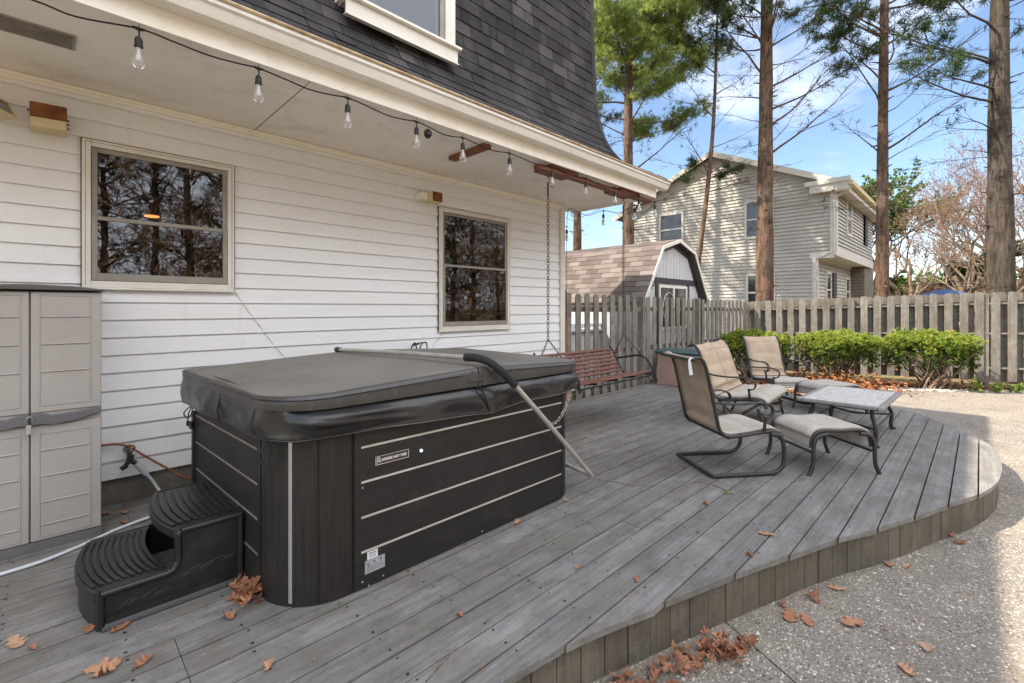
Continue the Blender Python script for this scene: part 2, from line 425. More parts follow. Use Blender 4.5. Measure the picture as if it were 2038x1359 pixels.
# neighbours
M['nsiding'] = simple('neighbour_siding', s2l(186,182,174), s2l(172,167,158), 0.6, scale=1.5)
M['ntrim'] = simple('neighbour_trim', s2l(214,210,202), s2l(200,195,186), 0.55, scale=2)
M['nroof'] = simple('neighbour_roof', s2l(104,98,92), s2l(82,77,73), 0.9, scale=8)
M['shutter'] = simple('shutter_dark', s2l(52,50,54), s2l(42,41,45), 0.5)
M['brick'] = simple('brick_red', s2l(168,96,70), s2l(140,78,58), 0.85, scale=14)
M['shed_edge'] = simple('shed_roof_edge', s2l(112,100,93), s2l(94,84,78), 0.85)
M['shed_wall'] = simple('shed_panel', s2l(196,196,200), s2l(180,180,186), 0.6, scale=3, stretch=(4,4,0.4))
M['shed_trim'] = simple('shed_dark_trim', s2l(58,56,62), s2l(48,46,52), 0.6)
M['umbrella'] = simple('blue_canvas', s2l(66,92,136), s2l(52,76,118), 0.8)
M['white_pl'] = simple('white_panel', s2l(226,226,224), s2l(206,206,204), 0.5)
# bark
def bark(name, a, b, sc=7):
    k = NT(name).set(0.9, 0, 0.25)
    n1 = k.noise(k.map((1,1,0.22)), sc, 8, 0.7, 0.5)
    c = k.mix(k.ramp(n1, [(0.35,(0,0,0)),(0.65,(1,1,1))]), a, b)
    pl = k.ramp(k.noise(k.map((1,1,0.5)), 1.4, 5), [(0.52,(0,0,0)),(0.68,(0.35,)*3)])
    c = k.mix(pl, c, s2l(146,136,124))
    ck = k.ramp(k.noise(k.map((7,7,0.9)), 3.2, 6, 0.7, 0.8), [(0.38,(0.75,)*3),(0.5,(0,0,0))])
    c = k.mix(ck, c, tuple(x*0.4 for x in a[:3])+(1,))
    c = k.mix(k.ramp(k.noise(k.map((1,1,1.6)), 2.2, 6, 0.7), [(0.5,(0,0,0)),(0.66,(0.6,)*3)]), c, tuple(x*0.55 for x in a[:3])+(1,))
    rg = k.ramp(k.noise(k.map((0.4,0.4,2.0)), 1.8, 3, 0.5), [(0.60,(0,0,0)),(0.64,(0.6,)*3),(0.68,(0,0,0))])
    c = k.mix(rg, c, tuple(x*0.4 for x in a[:3])+(1,))
    k.base(c); k.bump(n1, 1.0, 0.05); return k.m
M['pine_bark'] = bark('pine_bark', s2l(78,62,51), s2l(132,105,87))
M['grey_bark'] = bark('grey_bark', s2l(60,53,46), s2l(98,87,76))
M['twig_bark'] = bark('pale_bark', s2l(112,96,82), s2l(152,134,115), 4)
def leafmat(name, stops, trans=0.35, rough=0.6):
    k = NT(name).set(rough, 0, 0.3)
    c = k.ramp(k.attr(), stops); k.base(c)
    tr = k.n.new('ShaderNodeBsdfTranslucent'); k.link(c, tr.inputs['Color'])
    mx = k.n.new('ShaderNodeMixShader'); mx.inputs[0].default_value = trans
    k.link(k.p.outputs[0], mx.inputs[1]); k.link(tr.outputs[0], mx.inputs[2]); k.link(mx.outputs[0], k.out.inputs['Surface'])
    return k.m
M['needles'] = leafmat('pine_needles', [(0, s2l(34,48,28)), (0.5, s2l(56,74,38)), (1, s2l(100,116,56))])
M['needles_lit'] = leafmat('pine_needles_sunlit', [(0, s2l(58,78,38)), (0.5, s2l(122,142,70)), (1, s2l(190,198,118))], 0.45)  # brighter copy of the needles, sunlight put into the colour
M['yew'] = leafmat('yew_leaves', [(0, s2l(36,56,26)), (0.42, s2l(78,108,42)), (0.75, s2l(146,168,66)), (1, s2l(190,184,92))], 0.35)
M['buds'] = leafmat('bare_tree_buds', [(0, s2l(128,94,80)), (0.6, s2l(160,124,108)), (1, s2l(182,150,134))], 0.3)
M['tanleaf'] = leafmat('tan_brush_leaves', [(0, s2l(120,88,60)), (0.5, s2l(170,130,98)), (1, s2l(206,176,146))], 0.3)
M['broadleaf'] = leafmat('broad_evergreen_leaves', [(0, s2l(52,76,40)), (0.5, s2l(88,116,56)), (1, s2l(140,156,84))], 0.3)
M['weed'] = leafmat('weed_leaves', [(0, s2l(90,120,50)), (1, s2l(160,178,90))], 0.3)
# ------------------------------------------------------------------ camera, light, sky
cam = bpy.data.cameras.new('camera'); co = bpy.data.objects.new('camera', cam); COL.objects.link(co)
co.location = (0, 0, 1.5); co.rotation_euler = (R(90), 0, R(-44.8))
cam.sensor_width = 36; cam.lens = 926/2038*36; cam.shift_y = -66.5/2038
cam.clip_start = 0.05; cam.clip_end = 900
SC.camera = co
SUN_EL, SUN_AZ = 47.5, 135.0       # azimuth: direction towards the sun in the xy plane, degrees from +X
sv = V((math.cos(R(SUN_EL))*math.cos(R(SUN_AZ)), math.cos(R(SUN_EL))*math.sin(R(SUN_AZ)), math.sin(R(SUN_EL))))
sl = bpy.data.lights.new('sun', 'SUN'); sl.energy = 4.1; sl.angle = R(0.5); sl.color = (1.0, 0.90, 0.75)
so = bpy.data.objects.new('sun', sl); COL.objects.link(so)
so.rotation_euler = (-sv).to_track_quat('-Z', 'Y').to_euler(); so.location = (-20, 20, 40)
W = bpy.data.worlds.new('World'); SC.world = W; W.use_nodes = True
wn = W.node_tree.nodes; wl = W.node_tree.links
bg = wn['Background']
sky = wn.new('ShaderNodeTexSky'); sky.sky_type = 'NISHITA'; sky.sun_disc = False
sky.sun_elevation = R(SUN_EL); sky.sun_rotation = R(90-SUN_AZ); sky.air_density = 1.0; sky.dust_density = 0.6; sky.ozone_density = 1.6
tc = wn.new('ShaderNodeTexCoord'); mp = wn.new('ShaderNodeMapping'); mp.inputs['Scale'].default_value = (1.0, 1.0, 2.6)
mp.inputs['Location'].default_value = (0.35, 0.2, 0.1)
wl.new(tc.outputs['Generated'], mp.inputs['Vector'])
cn = wn.new('ShaderNodeTexNoise'); cn.inputs['Scale'].default_value = 2.1; cn.inputs['Detail'].default_value = 9; cn.inputs['Roughness'].default_value = 0.56; cn.inputs['Distortion'].default_value = 0.25
wl.new(mp.outputs[0], cn.inputs['Vector'])
cr = wn.new('ShaderNodeValToRGB'); cr.color_ramp.elements[0].position = 0.47; cr.color_ramp.elements[1].position = 0.72
cr.color_ramp.elements[1].color = (0.85, 0.85, 0.85, 1)
dp = wn.new('ShaderNodeVectorMath'); dp.operation = 'DOT_PRODUCT'; dp.inputs[1].default_value = (-0.05, -0.93, 0.36)  # thicker cloud behind the camera, added as fill light for the shade
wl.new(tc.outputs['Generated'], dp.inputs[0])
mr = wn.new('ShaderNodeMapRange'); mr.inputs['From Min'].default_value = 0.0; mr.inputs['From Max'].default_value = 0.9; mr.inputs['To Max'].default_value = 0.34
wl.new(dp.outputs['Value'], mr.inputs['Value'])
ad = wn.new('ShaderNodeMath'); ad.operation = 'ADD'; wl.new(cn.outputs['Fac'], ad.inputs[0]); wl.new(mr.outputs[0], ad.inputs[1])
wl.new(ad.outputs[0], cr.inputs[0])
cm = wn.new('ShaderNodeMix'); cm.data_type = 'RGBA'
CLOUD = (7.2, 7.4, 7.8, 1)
wl.new(cr.outputs[0], cm.inputs[0]); wl.new(sky.outputs[0], cm.inputs[6]); cb = wn.new('ShaderNodeMix'); cb.data_type = 'RGBA'; wl.new(mr.outputs[0], cb.inputs[0]); cb.inputs[6].default_value = CLOUD; cb.inputs[7].default_value = (27, 27.6, 28.6, 1); wl.new(cb.outputs[2], cm.inputs[7])  # unseen clouds made brighter than the visible ones for more fill
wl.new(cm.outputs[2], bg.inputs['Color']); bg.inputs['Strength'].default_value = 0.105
SC.view_settings.view_transform = 'Standard'; SC.view_settings.look = 'None'
SC.view_settings.exposure = 1.33; SC.view_settings.gamma = 1.0
SC.cycles.max_bounces = 8; SC.cycles.diffuse_bounces = 5; SC.cycles.transparent_max_bounces = 12

# ------------------------------------------------------------------ ground and patio
mb = MB(); mb.add([(-250,-250,-0.33),(250,-250,-0.33),(250,250,-0.33),(-250,250,-0.33)], [(0,1,2,3)])
tag(mb.build('ground', M['ground']), kind='structure')
j0 = V((2.484,0.586)); j1 = V((2.614,0.839)); jd = (j1-j0).normalized(); jp = V((-jd.y, jd.x))
edge = [(11.0,3.6),(11.5,3.25),(12.05,2.75),(12.45,2.05),(12.9,1.3),(13.5,0.4),(14.3,-0.7),(14.9,-2.2),(15.4,-4.5),(15.4,-9),(-5,-9),(-5,2.0),(9.05,2.0),(9.9,2.6),(10.4,3.3)]
def cut_line(poly, p, n, keep_pos):
    out = []
    sd = [(V(q)-p).dot(n) for q in poly]
    for i in range(len(poly)):
        a, b, sa, sb = poly[i], poly[(i+1)%len(poly)], sd[i], sd[(i+1)%len(poly)]
        if (sa >= 0) == keep_pos: out.append(a)
        if (sa >= 0) != (sb >= 0):
            t = sa/(sa-sb); out.append((a[0]+(b[0]-a[0])*t, a[1]+(b[1]-a[1])*t))
    return out
mb = MB()
for sgn in (True, False):
    pl = cut_line(edge, j0 + jp*(0.005 if sgn else -0.005), jp, sgn)
    mb.prism([(x,y,-0.34) for x,y in pl], (0,0,0.07))
tag(mb.build('patio', M['patio']), kind='structure')
mb = MB()
a = j0-jd*8; b = j0+jd*0.6
mb.prism([(a.x-jp.x*.0045,a.y-jp.y*.0045,-0.33),(b.x-jp.x*.0045,b.y-jp.y*.0045,-0.33),(b.x+jp.x*.0045,b.y+jp.y*.0045,-0.33),(a.x+jp.x*.0045,a.y+jp.y*.0045,-0.33)], (0,0,0.053))
tag(mb.build('patio_joint', M['joint']), kind='structure')
# planting bed along the fence
mb = MB()
bed = [(9.2,4.55),(9.2,2.2),(9.95,2.65),(10.45,3.35),(11.0,3.64),(11.55,3.28),(12.1,2.78),(12.5,2.07),(12.95,1.32),(13.55,0.42),(14.35,-0.7),(14.95,-2.2),(15.45,-4.5),(16.2,-4.5),(15.2,-0.8),(13.8,4.6)]
mb.prism([(x,y,-0.34) for x,y in bed], (0,0,0.06))
tag(mb.build('planting_bed', M['soil']), kind='structure')

# ------------------------------------------------------------------ deck
near = [(-3.2,1.55),(-1.0,1.52),(0.3,1.47),(1.248,1.385),(1.714,1.31),(2.24,1.145),(2.75,0.984),(3.234,0.817),(3.68,0.658),(4.029,0.493),(4.453,0.33),(4.909,0.17),(5.275,0.03),(5.746,-0.081),(6.211,-0.126),(6.551,-0.131),(6.941,-0.115),(7.30,-0.065),(7.60,0.035),(7.98,0.209),(8.346,0.380),(8.60,0.54),(8.829,0.715),(9.06,1.035),(9.20,1.40),(9.26,1.80),(9.26,2.4),(9.25,4.66)]
nsp = [(p.x, p.y) for p in spline([(x,y,0) for x,y in near], 6)]
def offset_line(pts, d):
    out = []
    for i, p in enumerate(pts):
        a = V(pts[max(i-1,0)]); b = V(pts[min(i+1,len(pts)-1)])
        t = (b-a).normalized(); out.append((p[0]+t.y*d, p[1]-t.x*d))
    return out
deck = thing('deck', 'weathered grey wooden deck with a curved edge along the house wall', 'deck', (3.5,2.5,0))
mb = MB(); nails = MB()
rr = random.Random(3)
BY0 = 0.014
for i in range(-2, 30):
    y0 = BY0 - 0.161 + i*0.161 + 0.004; y1 = y0 + 0.151
    if y0 > 4.66: break
    out = offset_line(nsp, rr.uniform(0.0, 0.036))
    poly = list(out) + [(-3.2, 4.66)]
    pl = clip_poly(clip_poly(poly, 1, y0, False), 1, min(y1, 4.66), True)
    if len(pl) < 3: continue
    xs = [p[0] for p in pl]; xa, xb = min(xs), max(xs)
    cuts = [xa-1]; x = -3.2 + rr.choice([1.2, 2.4, 3.6, 4.8])
    while x < xb-0.6:
        if x > xa+0.8: cuts.append(x)
        x += rr.choice([3.66, 4.88])
    cuts.append(xb+1)
    for a, b in zip(cuts[:-1], cuts[1:]):
        q = clip_poly(clip_poly(pl, 0, a+0.0015, False), 0, b-0.0015, True)
        if len(q) < 3: continue
        mb.tone = rr.uniform(0.25, 1.0)
        dz = rr.uniform(-0.002, 0.002)
        # drop doubled points
        qq = [q[0]]
        for p in q[1:]:
            if (V(p)-V(qq[-1])).length > 0.004: qq.append(p)
        if (V(qq[0])-V(qq[-1])).length < 0.004: qq.pop()
        mb.prism([(p[0],p[1],-0.034+dz) for p in qq], (0,0,0.034))
    for jx in np.arange(-3.0, 9.3, 0.405):
        for fy in (0.028, 0.127):
            px, py = jx+rr.uniform(-.012,.012), y0+fy+rr.uniform(-.006,.006)
            if rr.random() < 0.92 and px < xb-0.03 and V((px,py)).length > 0.2:
                s = rr.uniform(0.0040, 0.0062)
                if (py > min(p[1] for p in pl)) and px > xa:
                    # inside the outline only
                    ok = True
                    for k in range(len(nsp)-1):
                        if nsp[k][0] <= px <= nsp[k+1][0] and py < nsp[k][1]+0.03: ok = False
                    if ok: nails.add([(px-s,py-s,0.0032),(px+s,py-s,0.0032),(px+s,py+s,0.0032),(px-s,py+s,0.0032)], [(0,1,2,3)])
mb.build('deck_boards', M['deck'], deck, bevel=0.007, segs=2)
tag(nails.build('nail_heads', M['nail'], deck), kind='stuff')
mb = MB()
inn = offset_line(nsp, -0.012)
acc = [0.0]
for i in range(1, len(inn)): acc.append(acc[-1]+(V(inn[i])-V(inn[i-1])).length)
def along(s):
    for i in range(1, len(inn)):
        if acc[i] >= s:
            t = (s-acc[i-1])/max(acc[i]-acc[i-1],1e-6)
            return V(inn[i-1]).lerp(V(inn[i]), t)
    return V(inn[-1])
s = 0.0
while s < acc[-1]-0.15:
    p = along(s+0.002); q = along(s+0.139); t = (q-p).normalized(); nrm = V((-t.y, t.x))
    mb.tone = rr.uniform(0.2, 1.0); o = rr.uniform(-0.003, 0.003)
    p = p-nrm*o; q = q-nrm*o
    mb.prism([(p.x,p.y,-0.285),(q.x,q.y,-0.285),(q.x+nrm.x*.022,q.y+nrm.y*.022,-0.285),(p.x+nrm.x*.022,p.y+nrm.y*.022,-0.285)], (0,0,0.249))
    s += 0.142
mb.build('skirting', M['skirt'], deck, bevel=0.004)
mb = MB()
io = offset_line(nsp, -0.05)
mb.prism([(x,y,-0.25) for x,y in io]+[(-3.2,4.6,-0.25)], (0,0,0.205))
mb.build('under_frame', M['under'], deck)  # solid near-black block, shade between the boards put into its colour

# ------------------------------------------------------------------ house
house = thing('house', 'white clapboard house with a dark flared mansard roof and deep eave', 'house', (2,4.72,0))
X0, X1, YW = -3.6, 5.78, 4.72
wins = [(0.167,1.162,1.655,2.76), (3.389,4.607,1.22,2.745)]
mb = MB()
z = 0.19; CH = 0.1362
while z < 3.08:
    z0, z1 = z, min(z+CH, 3.09)
    def yat(zz, z0=z0): return YW-0.021+0.018*(zz-z0)/CH
    segs = []
    xs = [X0]; 
    for (a,b,c,d) in wins: xs += [a+0.01, b-0.01]
    xs.append(X1)
    for k in range(len(xs)-1):
        xa, xb = xs[k], xs[k+1]
        if k % 2 == 0: segs.append((xa,xb,z0,z1))
        else:
            (a,b,c,d) = wins[k//2]
            c += 0.01; d -= 0.01
            if z1 <= c or z0 >= d: segs.append((xa,xb,z0,z1))
            else:
                if z0 < c: segs.append((xa,xb,z0,c))
                if z1 > d: segs.append((xa,xb,d,z1))
    sg = []
    for (xa,xb,za,zb) in segs:
        x = xa
        while xb-x > 4.2:
            q = x+random.uniform(1.6,3.66); sg.append((x,q-0.0012,za,zb)); x = q+0.0012
        sg.append((x,xb,za,zb))
    for (xa,xb,za,zb) in sg:
        lip = za-0.006 if za == z0 else za
        mb.add([(xa,yat(za),lip),(xb,yat(za),lip),(xb,yat(zb),zb),(xa,yat(zb),zb),(xa,yat(za)+0.009,lip),(xb,yat(za)+0.009,lip),(xb,yat(za)+0.010,za+0.012),(xa,yat(za)+0.010,za+0.012),(xa,YW+0.02,za+0.012),(xb,YW+0.02,za+0.012),(xb,YW+0.02,zb),(xa,YW+0.02,zb)],
               [(0,1,2,3),(4,5,1,0),(7,6,5,4),(8,9,6,7),(3,2,10,11),(0,3,11,8),(1,9,10,2)])
    z += CH
mb.build('wall', M['siding'], house)
mb = MB(); mb.box(X0,X1-0.01,YW+0.01,YW+0.2,-0.33,0.188); mb.build('foundation', M['concrete'], house)
# crack-like wires stapled on the siding
mb = MB()
mb.tube(spline([(1.17,YW-0.019,1.66),(1.25,YW-0.018,1.52),(1.38,YW-0.018,1.33),(1.50,YW-0.018,1.15),(1.62,YW-0.018,1.0)],4), 0.0022, 5)
mb.build('thin_wire', M['sash'], house)
mb = MB()
mb.tube(spline([(3.43,YW-0.02,1.215),(3.44,YW-0.018,1.15),(3.35,YW-0.018,1.08),(3.27,YW-0.018,0.97),(3.26,YW-0.018,0.9)],4), 0.0022, 5)
mb.build('thin_wire', M['sash'], house)
# frieze + corner board + soffit
mb = MB(); mb.box(X0,X1-0.003,YW-0.038,YW+0.02,3.078,3.128); mb.box(X0,X1-0.003,YW-0.052,YW-0.036,3.10,3.1275); mb.build('frieze_trim', M['trim'], house, bevel=0.004)
mb = MB(); mb.box(5.735,5.84,YW-0.045,YW-0.02,0.16,3.126); mb.box(5.815,5.84,YW-0.0205,YW+0.09,0.16,3.126); mb.build('corner_board', M['trim_white'], house, bevel=0.003)
mb = MB()
for a,b in ((X0,1.326),(1.336,3.905),(3.913,6.28)): mb.box(a,b,3.362,4.9,3.13,3.142)
mb.build('soffit', M['soffit'], house)
mb = MB()
for x in (1.331,3.909):
    mb = MB(); mb.box(x-0.008,x+0.008,3.37,4.70,3.136,3.15); mb.build('soffit_seam', M['seam'], house)
mb = MB(); mb.box(X0,6.285,3.34,3.361,3.108,3.33); mb.box(6.28,6.3,3.3615,4.9,3.108,3.33); mb.build('fascia', M['trim'], house, bevel=0.003)
# soffit vent
mb = MB(); mb.box(-0.35,0.112,3.815,4.03,3.122,3.1295); vt = mb.build('soffit_vent', M['sash'], house, bevel=0.002)
mb = MB(); mb.box(-0.335,0.098,3.828,4.017,3.119,3.1218)
for x in (-0.19,-0.05): mb.box(x-0.004,x+0.004,3.828,4.017,3.1165,3.1192)
mb.build('vent_mesh', M['vent'], vt)
# gutter
gp = [(3.336,3.345),(3.336,3.232),(3.262,3.222),(3.235,3.235),(3.222,3.262),(3.210,3.292),(3.192,3.304),(3.190,3.338),(3.197,3.342),(3.202,3.338),(3.203,3.312),(3.222,3.302),(3.238,3.262),(3.262,3.236),(3.326,3.245),(3.326,3.345)]
mb = MB(); mb.prism([(X0,y,z) for y,z in gp], (6.43-X0,0,0)); g = mb.build('gutter', M['gutter'], house, bevel=0.002)
mb = MB(); mb.prism([(6.4305,y,z) for y,z in [(3.336,3.345),(3.336,3.23),(3.262,3.22),(3.220,3.262),(3.19,3.304),(3.19,3.342)]], (0.004,0,0)); mb.build('end_cap', M['gutter'], g)
mb = MB(); mb.tube([(X0,3.190,3.342),(1.2,3.191,3.341),(3,3.190,3.342),(6.428,3.190,3.342)], 0.015, 8, up=(0,1,0)); mb.build('gutter_lip', M['gutter_lip'], g)
# mansard
prof = [(3.19,3.352),(3.40,3.430),(3.62,3.545),(3.84,3.700),(4.03,3.885),(4.18,4.09),(4.29,4.33),(4.37,4.62),(4.42,4.98),(4.455,5.5),(4.475,6.1),(4.49,6.69)]
ps = [(p.x,p.y) for p in spline([(a,b,0) for a,b in prof], 8)]
pl = [0.0]
for i in range(1,len(ps)): pl.append(pl[-1]+math.dist(ps[i],ps[i-1]))
def pf(s):
    for i in range(1,len(ps)):
        if pl[i] >= s or i == len(ps)-1:
            t = (s-pl[i-1])/(pl[i]-pl[i-1]); a,b = ps[i-1],ps[i]
            dy,dz = (b[0]-a[0]),(b[1]-a[1]); L = math.hypot(dy,dz)
            return a[0]+dy*t, a[1]+dz*t, -dz/L, dy/L     # outward normal
mb = MB(); mb.sheet([[(X0,pf(s)[0]+0.004,pf(s)[1]-0.006),(6.30,pf(s)[0]+0.004,pf(s)[1]-0.006)] for s in np.linspace(0,pl[-1],50)])
ur = mb.build('roof', M['under'], house)
mb = MB(); rr = random.Random(5)
EX = 0.168; s = -0.012; row = 0
while s < pl[-1]-0.02:
    x = X0 - rr.uniform(0, 0.3)
    s0 = max(s, 0.0); sm = s0+EX*0.5; s1 = min(s0+EX+0.012, pl[-1])
    while x < 6.235:
        w = rr.choice([0.13,0.18,0.24,0.30,0.34]); xa = max(x, X0); xb = min(x+w-rr.choice([0.003,0.007,0.009]), 6.235)
        if xb > xa+0.01:
            mb.tone = min(1, max(0, rr.gauss(0.42, 0.22))) if rr.random() > 0.12 else rr.uniform(0.8, 1.0)
            lift = rr.choice([0.011,0.012,0.017]); js = rr.uniform(-0.004,0.004)
            P = []
            for (ss,h) in ((s0+js,0.0),(s0+js,lift),(sm,lift*0.62),(s1,0.002)):
                y,zz,ny,nz = pf(max(ss,0)); P.append((y+ny*h, zz+nz*h))
            mb.add([(xx,y,zz) for (y,zz) in P for xx in (xa,xb)], [(0,1,3,2),(2,3,5,4),(4,5,7,6)])
        x += w
    s += EX; row += 1
mb.build('shingle', M['shingle'], ur)
mb = MB()   # rake edge strip
P = [pf(s) for s in np.linspace(0,pl[-1],50)]
mb.sheet([[(6.232,y+ny*0.014,z+nz*0.014),(6.33,y+ny*0.014,z+nz*0.014),(6.33,y-ny*0.02,z-nz*0.02)] for (y,z,ny,nz) in P])
mb.sheet([[(6.232,y+ny*0.014,z+nz*0.014),(6.232,y-ny*0.004,z-nz*0.004)] for (y,z,ny,nz) in P])
mb.tone = 0.55
mb.build('rake_strip', M['shingle'], ur, fix=True)
mb = MB()
pp = [(6.29,y,z) for (y,z) in ps]+[(6.29,4.9,6.69),(6.29,4.9,3.34)]
mb.prism(pp, (-0.02,0,0)); mb.box(X0,6.27,4.86,8.6,3.15,6.69); mb.box(X0,6.3,4.47,8.6,6.695,6.78)
mb.build('upper_storey', M['shingle'], house)
mb = MB(); mb.box(X0,5.78,YW+2.9,8.5,-0.33,3.12); mb.box(5.6,5.78,YW+0.03,YW+2.95,0.19,3.12); mb.box(X0,X0+0.1,YW+0.03,YW+2.95,0.19,3.12)
mb.build('house_core', M['room'], house)

def window(x0,x1,z0,z1,yf,split,name='window',casing=0.05,parent=house,cm_='trim_white',room=True,depth=0.05):
    """double hung window: casing > sashes, panes"""
    mb = MB(); d = depth
    mb.box(x0,x0+casing,yf-d,yf,z0,z1); mb.box(x1-casing,x1,yf-d,yf,z0,z1)
    mb.box(x0+casing,x1-casing,yf-d,yf,z1-casing,z1); mb.box(x0+casing,x1-casing,yf-d,yf,z0,z0+casing)
    mb.box(x0-0.012,x1+0.012,yf-d-0.012,yf-d+0.012,z0-0.016,z0-0.001)
    w = mb.build(name, M[cm_], parent, bevel=0.004)
    mb = MB(); e_ = 0.007; mb.box(x0-e_,x0-0.0005,yf-0.036,yf,z0-e_,z1+e_); mb.box(x1+0.0005,x1+e_,yf-0.036,yf,z0-e_,z1+e_); mb.box(x0,x1,yf-0.036,yf,z1+0.0005,z1+e_); mb.build('caulk_line', M['caulk'], w)
    mb = MB(); g_ = 0.017; mb.box(x0+g_,x0+g_+0.003,yf-d-0.0006,yf-d+0.01,z0+g_,z1-g_); mb.box(x1-g_-0.003,x1-g_,yf-d-0.0006,yf-d+0.01,z0+g_,z1-g_); mb.box(x0+g_+0.0031,x1-g_-0.0031,yf-d-0.0006,yf-d+0.01,z1-g_-0.003,z1-g_); mb.build('casing_shadow_line', M['caulk'], w)  # thin dark strips in caulk colour, a painted shadow gap
    a,b,c,e = x0+casing+0.003,x1-casing-0.003,z0+casing+0.003,z1-casing-0.003
    sp = z0+(z1-z0)*split
    for k,(c0,c1,yo) in enumerate(((sp-0.012,e,0.0),(c,sp+0.018,0.018))):
        mb = MB(); t = 0.034; y0,y1 = yf-0.030+yo*0-0.004+(0.0 if k==0 else -0.018), yf-0.012+(0 if k==0 else -0.018)
        bt = t if k==0 else 0.055
        mb.box(a,a+t,y0,y1,c0,c1); mb.box(b-t,b,y0,y1,c0,c1); mb.box(a+t,b-t,y0,y1,c1-(t if k==0 else 0.03),c1); mb.box(a+t,b-t,y0,y1,c0,c0+(0.026 if k==0 else bt))
        sh = mb.build('sash', M['sash'], w, bevel=0.003)
        mb = MB(); yy = (y0+y1)/2
        mb.add([(a+t*0.8,yy,c0+0.02),(b-t*0.8,yy,c0+0.02),(b-t*0.8,yy,c1-0.02),(a+t*0.8,yy,c1-0.02)], [(0,1,2,3)])
        mb.build('pane', M['glass'], sh)
    return w
w1 = window(*wins[0], YW+0.002, 0.47)
w2 = window(*wins[1], YW+0.002, 0.53)
# rooms behind the two panes
for (a,b,c,d) in wins:
    mb = MB()
    mb.box(a-0.5,b+0.5,YW+2.6,YW+2.7,0.2,3.0); mb.box(a-0.6,a-0.5,YW+0.03,YW+2.6,0.2,3.0); mb.box(b+0.5,b+0.6,YW+0.03,YW+2.6,0.2,3.0)
    mb.box(a-0.5,b+0.5,YW+0.03,YW+2.6,0.2,0.25); mb.box(a-0.5,b+0.5,YW+0.03,YW+2.6,2.95,3.0)
    mb.build('room', M['room'], house)
t = thing('ceiling_lamp', 'small glowing amber lamp seen through the left kitchen window', 'lamp', (0.78,6.3,2.75))
mb = MB(); mb.lathe([(0.02,0),(0.06,-0.05),(0.075,-0.10),(0.07,-0.10)], (0.78,6.3,2.60), 18); mb.build('lamp_shade', M['rust'], t, smooth=50)
mb = MB(); mb.lathe([(0.001,-0.015),(0.066,-0.012),(0.066,0.0),(0.001,0.0)], (0.78,6.3,2.495), 18); mb.build('glow_disc', M['lamp'], t)
mb = MB(); mb.tube([(0.78,6.3,2.60),(0.78,6.3,2.95)], 0.006, 6); mb.build('stem', M['iron_blk'], t)
# upper window in the mansard, standing out as a small dormer
ux0,ux1,uz0,uz1 = 1.96,3.22,4.41,5.75; UY = 4.16
mb = MB(); mb.box(ux0+0.02,ux0+0.1,UY+0.02,4.6,uz0-0.02,uz1); mb.box(ux1-0.1,ux1-0.02,UY+0.02,4.6,uz0-0.02,uz1); mb.box(ux0,ux1,UY+0.0,4.6,uz1,uz1+0.05)
dorm = mb.build('dormer_cheek', M['trim_white'], house)
mb = MB(); c = 0.13
mb.box(ux0,ux0+c,UY-0.02,UY+0.025,uz0,uz1); mb.box(ux1-c,ux1,UY-0.02,UY+0.025,uz0,uz1); mb.box(ux0+c,ux1-c,UY-0.02,UY+0.025,uz1-c,uz1)
uw = mb.build('window', M['trim_white'], house, bevel=0.004)
mb = MB(); mb.box(ux0-0.05,ux1+0.055,UY-0.075,UY+0.22,uz0-0.028,uz0); mb.build('sill', M['trim'], uw, bevel=0.006)
mb = MB(); mb.box(ux0-0.02,ux1+0.025,UY-0.032,UY-0.008,uz0-0.175,uz0-0.030); mb.box(ux0-0.02,ux1+0.025,UY-0.0075,UY+0.16,uz0-0.045,uz0-0.030); mb.box(ux0-0.03,ux1+0.035,UY-0.045,UY+0.005,uz0-0.19,uz0-0.176)
mb.build('apron', M['trim_white'], uw, bevel=0.003)
mb = MB(); t = 0.06
a,b,cz,d = ux0+c+0.003,ux1-c-0.003,uz0+0.004,uz1-c-0.003
mb.box(a,a+t,UY+0.0,UY+0.03,cz,d); mb.box(b-t,b,UY,UY+0.03,cz,d); mb.box(a+t,b-t,UY,UY+0.03,d-t,d); mb.box(a+t,b-t,UY,UY+0.03,cz,cz+0.03)
mb.box(b-t-0.05,b-t-0.002,UY+0.02,UY+0.035,cz+0.03,d-t)
us = mb.build('sash', M['sash'], uw, bevel=0.004)
mb = MB(); mb.add([(a+0.03,UY+0.018,cz+0.01),(b-0.03,UY+0.018,cz+0.01),(b-0.03,UY+0.018,d-0.03),(a+0.03,UY+0.018,d-0.03)],[(0,1,2,3)]); mb.build('pane', M['glass'], us)
mb = MB(); mb.box(ux0+0.1,ux1-0.1,UY+0.22,UY+0.4,uz0-0.1,uz0-0.05); mb.build('inner_sill', M['room'], uw)
# ------------------------------------------------------------------ things on the wall and under the eave
t = thing('floodlight', 'cream floodlight with a glass lens at the upper left of the wall', 'floodlight', (-0.3,4.68,2.85))
ax = V((0.80,-0.42,0.43)).normalized(); sx = V((0.42,0.90,0)).normalized(); sx = (sx-ax*sx.dot(ax)).normalized(); sz = sx.cross(ax)
c0 = V((-0.225,4.50,2.815))
mb = MB(); mb.obox(c0-ax*0.05, ax*0.05, sx*0.075, sz*0.055); mb.obox(c0+ax*0.006+sz*0.05, ax*0.012, sx*0.08, sz*0.006); mb.obox(c0+ax*0.006-sz*0.05, ax*0.012, sx*0.08, sz*0.006)
mb.obox(c0+ax*0.006+sx*0.074, ax*0.012, sx*0.006, sz*0.0435); mb.obox(c0+ax*0.006-sx*0.074, ax*0.012, sx*0.006, sz*0.0435); mb.build('housing', M['cream_box'], t, bevel=0.005)
mb = MB(); mb.obox(c0+ax*0.004, ax*0.003, sx*0.067, sz*0.043); mb.build('lens', M['lens'], t)
